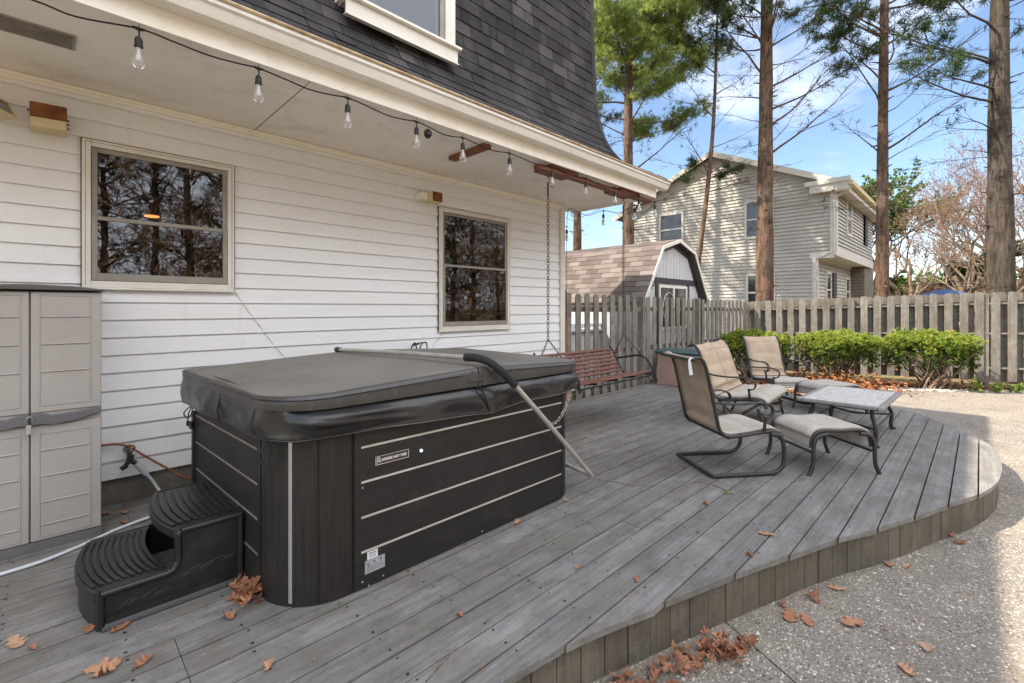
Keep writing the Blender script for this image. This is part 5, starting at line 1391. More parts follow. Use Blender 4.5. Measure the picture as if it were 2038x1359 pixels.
for s0,s1 in (((NY0-0.42,ZE-0.18),(YM,ZA+0.09)),((YM,ZA+0.09),(NY1+0.42,ZE-0.18))):
    for x0,x1 in ((NX-0.28,NXE+0.3),):
        mb.add([(x,y,z+h) for h in (0,0.10) for (y,z) in (s0,s1) for x in (x0,x1)],[(0,1,3,2),(4,6,7,5),(0,2,6,4),(1,5,7,3),(0,4,5,1),(2,3,7,6)])
nr = mb.build('roof', M['nroof'], t)
mb = MB()
for s0,s1 in (((NY0-0.42,ZE-0.18),(YM,ZA+0.09)),((YM,ZA+0.09),(NY1+0.42,ZE-0.18))): mb.bar((NX-0.295,s0[0],s0[1]-0.02),(NX-0.295,s1[0],s1[1]-0.02),0.03,0.20)
mb.box(NX-0.30,NX+0.02,NY0-0.44,NY0+0.72,ZE-0.36,ZE-0.10); mb.box(NX-0.36,NX-0.02,NY0-0.5,NY0+0.86,ZE-0.10,ZE+0.06)
mb.box(NX-0.28,NXE+0.3,NY0-0.40,NY0-0.37,ZE-0.40,ZE-0.12); mb.box(NX-0.28,NXE+0.3,NY0-0.37,NY0-0.01,ZE-0.40,ZE-0.37)
mb.build('rake_board', M['ntrim'], nr)
mb = MB(); mb.prism([(NX-0.30,NY0-0.42,ZE-0.24),(NX-0.30,NY0-0.54,ZE-0.22),(NX-0.30,NY0-0.56,ZE-0.10),(NX-0.30,NY0-0.42,ZE-0.08)],(NXE-NX+0.65,0,0)); mb.build('gutter', M['cream_box'], nr)
mb = MB(); mb.box(NX-0.06,NX+0.0,NY0-0.06,NY0+0.14,ZB,ZE-0.36); mb.box(NX,NX+0.14,NY0-0.06,NY0-0.0,ZB,ZE-0.38); mb.box(NX-0.06,NX,NYL-0.06,NYL+0.13,0.0,ZB); mb.box(NX,NX+0.13,NYL-0.06,NYL,0.0,ZB-0.12)
mb.box(NX-0.055,NX,NY0+0.02,NYL+0.2,ZB-0.08,ZB+0.14); mb.box(NX-0.02,NXE,NY0-0.055,NY0-0.005,ZB-0.02,ZB+0.30); mb.box(NX+0.0,NXE-1.6,NYL-0.04,NYL-0.0,ZB-0.12,ZB-0.01)
mb.build('corner_board', M['ntrim'], t)
mb = MB(); mb.box(NX,NXE,NY0,NYL+0.1,ZB-0.012,ZB); mb.build('overhang_soffit', M['soffit'], t)
mb = MB(); x = NX-0.06; mb.tube(spline([(x-0.1,NY0-0.48,ZE-0.25),(x-0.02,NY0-0.30,ZE-0.40),(x,NY0-0.01,ZE-0.60),(x,NY0+0.03,ZE-0.8),(x,NY0+0.03,ZB+0.3),(x,NY0+0.2,ZB+0.08),(x,NYL-0.05,ZB-0.08),(x,NYL+0.04,ZB-0.3),(x,NYL+0.04,0.0)],4),0.045,8); mb.build('downspout', M['ntrim'], t, smooth=60)
def nwin_x(y0,y1,z0,z1):
    mb = MB(); c = 0.09; xo = NX-0.07
    mb.box(xo,NX,y0,y0+c,z0,z1); mb.box(xo,NX,y1-c,y1,z0,z1); mb.box(xo,NX,y0+c,y1-c,z1-c,z1); mb.box(xo,NX,y0+c,y1-c,z0,z0+c); mb.box(xo+0.01,NX,y0+c,y1-c,(z0+z1)/2-0.03,(z0+z1)/2+0.03)
    w = mb.build('window', M['ntrim'], t)
    mb = MB(); mb.add([(NX-0.052,y0+0.05,z0+0.05),(NX-0.052,y1-0.05,z0+0.05),(NX-0.052,y1-0.05,z1-0.05),(NX-0.052,y0+0.05,z1-0.05)],[(0,1,2,3)]); mb.build('pane', M['dark_glass'], w)
nwin_x(9.10,10.25,4.25,5.72); nwin_x(5.55,6.60,4.22,5.72); nwin_x(5.50,6.55,1.35,2.86); nwin_x(9.1,10.2,1.35,2.86)
def nwin_y(x0,x1,z0,z1,y,shut):
    mb = MB(); c = 0.10; yo = y-0.075
    mb.box(x0,x0+c,yo,y,z0,z1); mb.box(x1-c,x1,yo,y,z0,z1); mb.box(x0+c,x1-c,yo,y,z1-c,z1); mb.box(x0+c,x1-c,yo,y,z0,z0+c); mb.box(x0+c,x1-c,yo+0.01,y,(z0+z1)/2-0.03,(z0+z1)/2+0.03)
    w = mb.build('window', M['ntrim'], t)
    mb = MB(); mb.add([(x0+0.05,y-0.055,z0+0.05),(x1-0.05,y-0.055,z0+0.05),(x1-0.05,y-0.055,z1-0.05),(x0+0.05,y-0.055,z1-0.05)],[(0,1,2,3)]); mb.build('pane', M['dark_glass'], w)
    for a,b in shut:
        mb = MB(); mb.box(a,b,y-0.085,y-0.02,z0,z1); mb.build('shutter', M['shutter'], w)
nwin_y(21.3,22.2,4.25,5.6,NY0,[]); nwin_y(25.0,25.1,4.25,5.5,NY0,[(25.15,25.8)]); nwin_y(20.85,21.7,1.5,2.9,NYL,[(21.95,22.55)]); nwin_y(24.5,25.3,1.6,2.85,NYL,[])
mb = MB(); mb.box(28.6,29.6,4.5,5.3,-0.3,3.5); mb.box(28.5,29.7,4.4,5.4,3.5,3.7); tag(mb.build('brick_chimney', M['brick'], None, bevel=0.01), 'red brick chimney peeking out beyond the pale neighbour house', 'chimney')
# umbrella beyond the fence
t = thing('patio_umbrella', 'blue patio umbrella whose top shows above the board fence', 'umbrella', (27.3,1.1,-0.3))
mb = MB(); prof_ = [(0.02,2.31),(0.35,2.24),(0.65,2.15),(1.3,1.92)]
rows = [[(27.3+r_*math.cos(2*math.pi*k/8),1.1+r_*math.sin(2*math.pi*k/8),z) for k in range(9)] for r_,z in prof_]; mb.sheet(rows); mb.build('canopy', M['umbrella'], t, solid=0.01)
mb = MB(); mb.tube([(27.3,1.1,-0.3),(27.3,1.1,2.38)],0.022,8); mb.build('pole', M['alu'], t)
# ------------------------------------------------------------------ vegetation
class TB:
    """collects wood tubes and leaf blades, linked as plain meshes"""
    def __init__(s): s.v = []; s.q = []; s.n = 0; s.tp = []; s.td = []; s.tt = []
    def tube(s, pts, rad, n=5):
        P = np.array([tuple(p) for p in pts], float); N = len(P)
        D = np.empty_like(P); D[1:-1] = P[2:]-P[:-2]; D[0] = P[1]-P[0]; D[-1] = P[-1]-P[-2]
        D /= np.linalg.norm(D,axis=1)[:,None]+1e-9
        ref = np.array((0.0,0,1)) if abs(D[0][2]) < 0.9 else np.array((1.0,0,0))
        A = np.cross(D,ref); A /= np.linalg.norm(A,axis=1)[:,None]+1e-9; B = np.cross(D,A)
        t = np.linspace(0,2*np.pi,n,endpoint=False); r = np.array(rad,float)
        ring = P[:,None,:]+r[:,None,None]*(A[:,None,:]*np.cos(t)[None,:,None]+B[:,None,:]*np.sin(t)[None,:,None])
        s.v.append(ring.reshape(-1,3))
        i = np.arange(N-1)[:,None]*n; k = np.arange(n)[None,:]; l = (k+1)%n
        q = np.stack([i+k,i+l,i+n+l,i+n+k],-1).reshape(-1,4)+s.n
        s.q.append(q); s.n += N*n
    def tuft(s, p, d, tone): s.tp.append(tuple(p)); s.td.append(tuple(d)); s.tt.append(tone)
    def wood(s, name, mat, parent):
        v = np.concatenate(s.v); q = np.concatenate(s.q)
        return mesh_np(name, v, q, 4, mat, parent, smooth=True)
    def leaves(s, name, mat, parent, blades=9, length=0.15, width=0.022, spread=0.9, fwd=0.6):
        P = np.array(s.tp); D = np.array(s.td); T = np.array(s.tt); n = len(P)
        if n == 0: return
        P = np.repeat(P,blades,0); D = np.repeat(D,blades,0); T = np.repeat(T,blades)
        r = RNG.normal(size=P.shape); r /= np.linalg.norm(r,axis=1)[:,None]
        d = D*fwd+r*spread; d /= np.linalg.norm(d,axis=1)[:,None]
        w = np.cross(d, RNG.normal(size=P.shape)); w /= np.linalg.norm(w,axis=1)[:,None]+1e-9
        L = length*RNG.uniform(0.6,1.15,len(P))[:,None]; Wd = width*RNG.uniform(0.7,1.2,len(P))[:,None]
        a = P+w*Wd*0.3; b = P-w*Wd*0.3; c = P+d*L*0.55-w*Wd*0.5; e = P+d*L; f = P+d*L*0.55+w*Wd*0.5
        v = np.stack([a,b,c,e,f],1).reshape(-1,3)
        q = np.arange(len(P)*5).reshape(-1,5)
        t = np.clip(T+RNG.normal(0,0.12,len(T)),0,1)
        return mesh_np(name, v, q, 5, mat, parent, tone=t)
def mesh_np(name, v, q, k, mat, parent, tone=None, smooth=False):
    me = bpy.data.meshes.new(name)
    if parent is not None and parent.name in TM:
        inv = np.array(TM[parent.name].inverted()); v = v@inv[:3,:3].T+inv[:3,3]
    me.vertices.add(len(v)); me.vertices.foreach_set('co', v.astype(np.float32).ravel())
    me.loops.add(q.size); me.loops.foreach_set('vertex_index', q.astype(np.int32).ravel())
    me.polygons.add(len(q)); me.polygons.foreach_set('loop_start', (np.arange(len(q))*k).astype(np.int32))
    try: me.polygons.foreach_set('loop_total', np.full(len(q),k,np.int32))
    except Exception: pass
    me.materials.append(mat)
    if tone is not None:
        at = me.attributes.new('tone','FLOAT','FACE'); at.data.foreach_set('value', tone.astype(np.float32))
    if smooth: me.polygons.foreach_set('use_smooth', np.ones(len(q),bool))
    me.update(calc_edges=True); me.validate()
    o = bpy.data.objects.new(name, me); COL.objects.link(o)
    if parent is not None: o.parent = parent
    return o

RV = V((0.7096,-0.7046,0)); FV = V((0.7046,0.7096,0))     # to the right of the view, and away
def rdir(rr, el, az): return V((math.cos(el)*math.cos(az),math.cos(el)*math.sin(az),math.sin(el)))
def limb(B, rr, p, d, L, r, leafy, up=0.25, tone=0.5, dens=1.0, side=True, fuzz=0.06):
    """a pine limb with side twigs; needles on the outer twigs when leafy"""
    p = V(p); d = V(d).normalized(); n = max(5,int(L*2.2)); pts = [p.copy()]; dd = d.copy(); st = L/n
    for i in range(n):
        dd = (dd+V((rr.gauss(0,.10),rr.gauss(0,.10),rr.gauss(0,.07)+up*0.9/n))).normalized(); pts.append(pts[-1]+dd*st)
    r *= 0.72; rad = [max(0.0035,r*(1-0.88*(i/n)**0.7)) for i in range(n+1)]
    B.tube(pts, rad, 5)
    if not side: return
    m = int(L*(4.2 if leafy else 4.5))
    for k in range(m):
        u = rr.uniform(0.28,1.0); i = min(n-1,int(u*n)); q = pts[i].lerp(pts[i+1],u*n-i); t = (pts[i+1]-pts[i]).normalized()
        sd = t.cross(V((0,0,1))).normalized()*(1 if k%2 else -1)
        td = (t*rr.uniform(.5,1.0)+sd*rr.uniform(.4,1.0)+V((0,0,rr.uniform(-.25,.35)))).normalized()
        tl = L*(1-u*0.75)*rr.uniform(.22,.5)+0.12
        nt = 4; tp = [q]
        for a in range(nt): tp.append(tp[-1]+(td+V((rr.gauss(0,.14),rr.gauss(0,.14),rr.gauss(0,.12)+0.06)))*(tl/nt))
        B.tube(tp,[max(0.003,r*0.22*(1-a/nt*0.7)) for a in range(nt+1)],4)
        if leafy:
            c = int((4+tl*12)*dens)
            tn = tone+rr.uniform(-.25,.25)
            for a in range(c):
                u2 = rr.uniform(.25,1.02); i2 = min(nt-1,int(u2*nt)); z = tp[i2].lerp(tp[i2+1],u2*nt-i2)
                B.tuft(z+V((rr.gauss(0,fuzz),rr.gauss(0,fuzz),rr.gauss(0,fuzz*.8))),(td+V((0,0,.35))).normalized(),min(1,max(0,tn+rr.uniform(-.15,.15))))
        elif rr.random() < 0.8:
            if rr.random() < 0.3: B.tuft(tp[-1],td,0.2)
            a = rr.randint(1,3); td2 = (td+V((rr.gauss(0,.6),rr.gauss(0,.6),rr.gauss(0,.4)))).normalized()
            B.tube([tp[a],tp[a]+td2*tl*.25,tp[a]+td2*tl*.5],[.005,.004,.003],4)
def pine(label, x, y, r, H, zc, seed, mats=('pine_bark','needles'), lean=(0,0), dens=1.0, tone=0.5, Lmax=3.4, dead=(3.6,), wig=0.05, extra=(), group='tall pines beyond the fence', cat='pine tree', blades=13, fuzz=0.06, cut=None, knots=True, taper=0.80):
    rr = random.Random(seed); B = TB(); g0 = -0.33
    t = thing('pine_tree', label, cat, (x,y,g0), 0, group)
    n = 22; tr = []; ph = rr.uniform(0,6)
    for i in range(n+1):
        u = i/n; z = g0+H*u
        tr.append(V((x+lean[0]*u+wig*math.sin(u*7+ph)*(0.3+u),y+lean[1]*u+wig*math.cos(u*6+ph)*(0.3+u),z)))
    rads = [r*(1.12 if i == 0 else 1.0)*(1-taper*(i/n)**0.9)*(1+0.04*math.sin(i*2.3+ph)) for i in range(n+1)]
    T = TB(); T.tube(tr, rads, 16)
    def at(z):
        f = min(max((z-g0)/H,0),1)*n; i = min(n-1,int(f)); return tr[i].lerp(tr[i+1],f-i), rads[i]+(rads[i+1]-rads[i])*(f-i)
    # stubs and knots
    if knots:
        z = 2.2
        while z < zc:
            for k in range(rr.randint(1,3)):
                az = rr.uniform(0,6.28); p,rd = at(z+rr.uniform(-.1,.1)); d = rdir(rr,rr.uniform(-.1,.5),az)
                T.tube([p+d*rd*0.7,p+d*(rd+0.05),p+d*(rd+rr.uniform(.08,.22))],[.035,.022,.010],5)
            z += rr.uniform(.5,.9)
    z = dead[0]
    while z < zc:
        for k in range(rr.randint(1,3)):
            az = rr.uniform(0,6.28); p,rd = at(z+rr.uniform(-.1,.1))
            limb(B, rr, p, rdir(rr,rr.uniform(-.05,.45),az), rr.uniform(.7,2.4), rr.uniform(.012,.026), False, 0.2)
        z += rr.uniform(.55,.9)
    z = zc
    while z < H-0.6:
        u = (z-zc)/(H-zc); Lm = Lmax*(1-0.72*u)*(0.7+0.3*min(1,u*5+.3))
        for k in range(rr.randint(3,5)):
            az = rr.uniform(0,6.28); p,rd = at(z+rr.uniform(-.15,.15)); L = Lm*rr.uniform(.6,1.1)
            if cut and cut(az,z): continue
            limb(B, rr, p, rdir(rr,rr.uniform(.0,.5),az), L, 0.016+0.014*L, True, 0.3, tone, dens, True, fuzz)
        z += rr.uniform(.55,.85)
    for (z,side,depth,L,el,leafy,dn) in extra:
        p,rd = at(z); d = (RV*side+FV*depth).normalized()*math.cos(R(el))+V((0,0,math.sin(R(el))))
        limb(B, rr, p, d, L, 0.014+0.013*L, bool(leafy), 0.12, tone, dn, True, fuzz)
    T.wood('trunk', M[mats[0]], t); B.wood('branches', M[mats[0]], t)
    B.leaves('foliage', M[mats[1]], t, blades=blades, length=0.17, width=0.0125, spread=0.95)
    return t
# (z, right, away, length, elevation, leafy, density)
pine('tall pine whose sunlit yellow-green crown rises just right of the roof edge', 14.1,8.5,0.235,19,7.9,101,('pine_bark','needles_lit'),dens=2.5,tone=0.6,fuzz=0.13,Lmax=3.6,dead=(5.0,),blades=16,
     extra=[(5.9,-1,-.2,1.6,12,0,0),(5.0,1,.2,2.2,5,0,0),(6.1,1,-.1,3.2,42,0,0),(7.2,1,.2,2.4,25,0,0),(7.4,-1,.1,2.2,30,0,0),(8.6,1,-.4,2.8,22,1,1.4),(9.2,-.4,-1,3.0,22,1,2.4),(9.8,.5,-1,3.0,20,1,2.4),(10.4,-1,-.5,2.6,20,1,2.4),(8.6,-.8,-.7,2.0,25,1,2.0),(8.9,1,-.2,3.0,15,1,2.0),(9.6,1,-.3,3.2,18,1,2.4),(9.9,-1,-.3,2.6,22,1,2.4),(9.0,-.2,-1,2.4,25,1,2.2),(10.2,.2,-1,2.8,18,1,2.4),(10.6,.8,-.7,3.0,10,1,2.2)])
pine('thick short-looking trunk seen through the gap under the eave end', 14.45,11.0,0.21,17,8.5,102,('pine_bark','needles'),dead=(4.2,),dens=1.0)
pine('thin crooked young pine in front of the pale gable with a green tuft', 14.6,6.63,0.115,12.5,11.5,103,('pine_bark','needles'),lean=(0.9,-0.75),wig=0.16,Lmax=1.6,dead=(5.2,),knots=False,
     extra=[(5.75,-1,-.2,.85,15,1,2.2),(5.7,1,-.2,.9,15,1,2.2),(5.65,.3,-1,.8,10,1,2.2),(5.6,-.6,.8,.8,20,1,2.0),(5.8,-1,0,1.9,62,0,0),(5.8,1,0,1.2,35,0,0),(7.6,-1,-.2,1.6,50,0,0),(9.0,-1,.3,1.7,35,1,.7),(9.6,-1,-.3,1.7,25,1,.8),(8.3,1,0,1.5,30,0,0)])
pine('thickest straight pine standing right before the pale neighbour house gable', 15.5,4.63,0.285,21,9.6,104,dens=0.95,dead=(4.6,),Lmax=3.6,
     extra=[(5.1,-1,-.2,1.1,75,0,0),(6.1,1,-.1,3.6,36,0,0),(7.0,1,-.1,3.4,38,0,0),(7.5,1,-.3,3.3,22,1,.5),(8.2,1,.1,3.0,32,0,0),(8.5,-1,-.2,3.2,45,1,.8),(8.9,1,0,1.5,12,0,0),(9.4,1,-.4,2.6,30,1,.9),(9.3,-.7,-.6,2.6,35,1,1.0),(7.9,-1,.1,1.8,5,0,0)])
pine('slim straight pine in the middle of the open sky, right of the neighbour house', 17.0,1.97,0.185,20,9.4,105,dens=0.9,dead=(4.4,),Lmax=3.2,
     extra=[(5.9,-1,-.1,1.8,35,0,0),(6.0,1,-.1,3.0,28,0,0),(7.2,-1,-.2,2.6,50,1,.7),(7.7,1,0,3.2,30,0,0),(8.0,-1,-.1,2.4,28,1,1.3),(8.4,1,.2,2.8,48,1,.6),(8.8,-1,.2,2.2,35,1,1.2),(9.0,1,-.2,2.2,40,1,1.2)])
pine('broad grey-brown pine trunk at the right edge rising above the board fence', 16.7,-0.36,0.31,20,9.2,106,('grey_bark','needles'),taper=0.92,dens=0.9,dead=(5.2,),Lmax=3.2,
     extra=[(5.35,-1,-.1,.9,0,0,0),(5.9,-1,-.2,1.5,4,0,0),(6.6,-1,.1,3.0,8,0,0),(6.9,-1,-.3,2.7,10,1,1.1),(7.5,-1,.2,3.4,30,0,0),(7.6,-1,-.1,2.6,14,1,1.2),(8.3,-1,-.3,3.0,28,1,.8),(8.0,1,-.2,1.6,30,1,.9),(7.1,1,-.1,1.4,25,0,0)])
# pines behind the house: out of sight, but they shade the neighbour's gable as in the photograph
for k,(x,y,s) in enumerate(((14.0,13.3,111),(13.2,16.6,112),(11.4,14.6,113),(15.2,14.6,114))):
    pine('pine behind the house that shades the pale neighbour gable', x,y,0.24,18,7.5,s,dens=0.55,blades=9,Lmax=2.6)

def bare_tree(label, x, y, H, r, seed, group, mats=('twig_bark','buds'), stems=3, spread=0.5, depth=5, budn=3, cat='bare tree', bl=(0.055,0.03), z0=-0.33, name='bare_tree', lean=None):
    rr = random.Random(seed); B = TB(); T = TB()
    t = thing(name, label, cat, (x,y,z0), 0, group)
    def grow(p, d, L, rad, lv):
        n = 4; pts = [p]; dd = d
        for i in range(n):
            dd = (dd+V((rr.gauss(0,.13),rr.gauss(0,.13),rr.gauss(0,.10)+0.05))).normalized(); pts.append(pts[-1]+dd*(L/n))
        (T if lv >= depth-1 else B).tube(pts,[rad*(1-0.35*i/n) for i in range(n+1)],6 if lv >= depth-1 else 4)
        if lv <= 0:
            for k in range(budn):
                q = pts[rr.randint(1,n)]; B.tuft(q+V((rr.gauss(0,.03),rr.gauss(0,.03),rr.gauss(0,.03))),dd,rr.random())
            return
        m = rr.randint(2,3) if lv > 1 else rr.randint(3,4)
        for k in range(m):
            az = rr.uniform(0,6.28); e = rr.uniform(.35,.85)
            a = dd.cross(V((math.cos(az),math.sin(az),0.2))).normalized()
            nd = (dd*math.cos(e)+a*math.sin(e)+V((0,0,.12))).normalized()
            grow(pts[rr.randint(2,n)], nd, L*rr.uniform(.6,.82), rad*rr.uniform(.48,.62), lv-1)
        if lv <= 2:
            for k in range(budn//2): B.tuft(pts[rr.randint(1,n)],dd,rr.random())
    for k in range(stems):
        az = 6.28*k/stems+rr.uniform(-.5,.5); e = spread*rr.uniform(.4,1.0)
        d = V((math.sin(e)*math.cos(az),math.sin(e)*math.sin(az),math.cos(e)))
        if lean: d = (d+V(lean)).normalized()
        grow(V((x,y,z0)), d, H*0.30, r*rr.uniform(.75,1.0), depth)
    T.wood('trunk', M[mats[0]], t); B.wood('branches', M[mats[0]], t); B.leaves('buds' if budn < 8 else 'foliage', M[mats[1]], t, blades=3, length=bl[0], width=bl[1], spread=0.9)
    return t
def atpx(px, t):
    r_ = (px-1019)/926; return (0.7046+0.7096*r_)*t, (0.7096-0.7046*r_)*t
x,y = atpx(1958,22); bare_tree('pinkish budding multi-stemmed tree left of the broad grey-brown trunk', x,y,12.0,0.15,201,'budding trees beyond the fence',stems=4,spread=0.34,depth=6,budn=3)
x,y = atpx(2050,24); bare_tree('pinkish budding tree cut by the right edge behind the broad trunk', x,y,13.0,0.15,202,'budding trees beyond the fence',stems=4,spread=0.38,depth=6,budn=3)
x,y = atpx(1800,34); bare_tree('rusty pink tree just right of the slim pine far beyond the fence', x,y,11.5,0.22,203,'budding trees beyond the fence',stems=3,spread=0.5,depth=6,budn=4,bl=(0.09,0.045))
x,y = atpx(1716,36); bare_tree('broad-leaved dark evergreen rising behind the neighbour house corner', x,y,16.5,0.22,204,None,('grey_bark','broadleaf'),stems=3,spread=0.16,depth=5,budn=14,bl=(0.24,0.11),cat='tree',name='evergreen_tree')
x,y = atpx(1800,40); bare_tree('low dark-green evergreen between the slim pine and the blue umbrella', x,y,5.6,0.18,205,None,('grey_bark','broadleaf'),stems=4,spread=0.7,depth=5,budn=14,bl=(0.2,0.09),cat='tree',name='evergreen_tree')
x,y = atpx(1935,36); bare_tree('dark green spreading evergreen behind the pinkish budding trees', x,y,8.5,0.2,219,None,('grey_bark','needles'),stems=4,spread=0.75,depth=5,budn=18,bl=(0.24,0.05),cat='tree',name='evergreen_tree')
x,y = atpx(1165,26); bare_tree('thin bare sapling seen in the gap between eave and shed roof', x,y,6.2,0.08,207,None,stems=3,spread=0.5,depth=4,budn=2)
x,y = atpx(1195,30); bare_tree('pale green bush above the shed roof under the eave end', x,y,4.6,0.10,208,None,('twig_bark','yew'),stems=5,spread=0.7,depth=4,budn=12,bl=(0.28,0.12),cat='bush',name='bush')
# brush beyond the fences: one mass
def mass(name, mat, boxes, n, seed, bl, wood=None, kind='stuff', tone=(0,1)):
    rr = random.Random(seed); B = TB()
    for k in range(n):
        a,b,h0,h1,w = rr.choice(boxes)
        u = rr.random(); c = V(a).lerp(V(b),u)
        h = h0+(h1-h0)*rr.random()*(0.55+0.45*math.sin(u*23+seed)*math.sin(u*9+1))
        p = V((c.x+rr.gauss(0,w),c.y+rr.gauss(0,w),h-0.33)); B.tuft(p,(0,0,1),rr.uniform(*tone))
    for k in range(int(n*0.02)):
        a,b,h0,h1,w = rr.choice(boxes); c = V(a).lerp(V(b),rr.random()); p = V((c.x+rr.gauss(0,w),c.y+rr.gauss(0,w),-0.33))
        q = p+V((rr.gauss(0,.8),rr.gauss(0,.8),(h1)*rr.uniform(.5,1.0))); B.tube([p,p.lerp(q,.5)+V((.1,.1,0)),q],[.04,.03,.01],4)
    o = B.leaves(name, M[mat], None, blades=5, length=bl[0], width=bl[1], spread=1.0, fwd=0.3)
    tag(o, kind=kind)
    w_ = B.wood('stems', M['twig_bark'], o) if wood else None
    return o
A1 = atpx(1700,44); A2 = atpx(2120,30)
mass('brush', 'tanleaf', [((*A1,0),(*A2,0),0.2,4.3,1.3)], 12000, 31, (0.26,0.06), True)
A1 = atpx(1680,62); A2 = atpx(2200,50)
mass('far_wood', 'broadleaf', [((*A1,0),(*A2,0),0.5,6.5,2.0)], 3000, 33, (0.8,0.3), True)
A1 = atpx(1020,48); A2 = atpx(1330,50)
mass('far_brush', 'tanleaf', [((*A1,0),(*A2,0),0.2,6.0,2.0)], 2600, 34, (0.6,0.14), True)
# the wood on the camera's side of the yard, seen mirrored in the windows
rr = random.Random(77); B = TB(); BN = TB()
for k in range(52):
    a = -22+k*1.55+rr.uniform(-.8,.8); yb = rr.uniform(-22,-12); H = rr.uniform(9,17)
    B.tube([(a,yb,-0.3),(a+rr.uniform(-.3,.3),yb,H*.5),(a+rr.uniform(-.8,.8),yb,H)],[.2,.14,.03],6)
    for q in range(34):
        z = rr.uniform(H*.22,H); az = rr.uniform(0,6.28); L = rr.uniform(1,3.2); d = rdir(rr,rr.uniform(.1,.9),az)
        p = V((a,yb,z)); B.tube([p,p+d*L*.5+V((0,0,.1)),p+d*L],[.05,.03,.01],4)
        for e in range(3): d2 = rdir(rr,rr.uniform(.0,1.0),rr.uniform(0,6.28)); B.tube([p+d*L*.6,p+d*L*.6+d2*L*.5],[.02,.008],3)
        if k%3 == 0:
            for e in range(12): BN.tuft(p+d*L*rr.uniform(.3,1)+V((rr.gauss(0,.3),)*1+(rr.gauss(0,.3),rr.gauss(0,.3))),d,rr.random())
for k in range(6000):
    a = rr.uniform(-26,60); BN.tuft((a,rr.uniform(-24,-20),-.3+8.0*rr.random()**1.6*(1+.3*math.sin(a*.6))),(0,0,1),rr.random())
wd = tag(B.wood('wood_behind_the_yard', M['grey_bark'], None), kind='stuff')
BN.leaves('undergrowth', M['needles'], wd, blades=10, length=0.34, width=0.04)
TW = TB()  # twig layer added to keep bright sky out of the window reflections
for k in range(17000):
    a = rr.uniform(-26,62); TW.tuft((a,rr.uniform(-24,-13),rr.uniform(1.0,13.5)*(0.75+0.25*math.sin(a*.9))),(rr.gauss(0,.4),rr.gauss(0,.4),1),rr.random())
TW.leaves('added_twig_screen', M['tanleaf'], wd, blades=6, length=0.9, width=0.035, spread=0.8)

# ------------------------------------------------------------------ yew shrubs, bed, stones
def shrub(label, x, y, rx, ry, zt, seed, n=2600, lean=0.0):
    rr = random.Random(seed); B = TB()
    t = thing('yew_shrub', label, 'shrub', (x,y,-0.28), 0, 'clipped yew shrubs along the board fence')
    ax = V((0.25,-0.97,0)); ay = V((0.97,0.25,0))   # long axis follows the fence
    lobes = [(rr.uniform(-1,1),rr.uniform(-1,1),rr.uniform(.0,.10)) for k in range(9)]
    made = 0
    while made < n:
        u,v = rr.uniform(-1.15,1.15),rr.uniform(-1.15,1.15); th_ = math.atan2(v,u); q = (u*u+v*v)/(1+.16*math.sin(3*th_+seed)+.10*math.sin(5*th_+seed*1.7))**2
        if q > 1: continue
        top = zt-0.20*q*q+0.08*math.sin(u*6+seed)*math.sin(v*5+.5)+rr.gauss(0,.03)+max(b*math.exp(-((u-a)**2+(v-c)**2)*8) for a,c,b in lobes)
        thick = 0.30+0.26*q
        d = rr.random()**1.7*thick
        z = top-d
        sc_ = 1.0-0.10*(d/thick)*(1 if q > .5 else 0)
        p = V((x,y,0))+ax*(u*rx*sc_)+ay*(v*ry*sc_); p.z = z
        tone = 0.15+0.60*(1-d/thick)**1.3 if rr.random() > .05 else 1.0  # leaves darken with depth, the shrub's inner shade put into the tone
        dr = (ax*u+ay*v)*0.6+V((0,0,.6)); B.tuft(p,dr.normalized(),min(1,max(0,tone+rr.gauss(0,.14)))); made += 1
    for k in range(150):
        az = rr.uniform(0,6.28); e = math.sqrt(rr.random())
        q = V((x,y,0))+ax*(math.cos(az)*e*rx*1.02)+ay*(math.sin(az)*e*ry*1.05); q.z = zt-0.12*e*e-0.03; hh = rr.uniform(.04,.13)
        for j in range(5): B.tuft(q+V((rr.gauss(0,.012),rr.gauss(0,.012),hh*j/4)),(rr.gauss(0,.3),rr.gauss(0,.3),1),min(1,.55+.4*rr.random()))
    for k in range(46):
        az = rr.uniform(0,6.28); e = math.sqrt(rr.random())
        q = V((x,y,0))+ax*(math.cos(az)*e*rx*.92)+ay*(math.sin(az)*e*ry*.92); q.z = zt-0.32+rr.uniform(-.1,.1)
        b = V((x+rr.gauss(0,.10),y+rr.gauss(0,.10),-0.3)); m = b.lerp(q,.5)+V((rr.gauss(0,.06),rr.gauss(0,.06),-.02))
        B.tube([b,b.lerp(m,.5)+V((0,0,.03)),m,m.lerp(q,.5)+V((0,0,.04)),q],[.022,.018,.014,.010,.006],5)
        for j in range(3):
            s = m.lerp(q,rr.random()); e2 = s+V((rr.gauss(0,.2),rr.gauss(0,.2),rr.uniform(.1,.28))); B.tube([s,s.lerp(e2,.5),e2],[.007,.005,.003],4)
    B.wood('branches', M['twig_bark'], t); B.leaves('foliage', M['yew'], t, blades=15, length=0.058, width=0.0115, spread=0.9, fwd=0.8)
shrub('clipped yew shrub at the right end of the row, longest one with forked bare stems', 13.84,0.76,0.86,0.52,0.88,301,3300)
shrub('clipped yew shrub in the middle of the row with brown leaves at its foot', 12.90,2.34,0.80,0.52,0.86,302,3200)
shrub('shaded yew shrub behind the two rear chairs at the left end of the row', 12.02,3.85,0.72,0.50,0.86,303,2400)
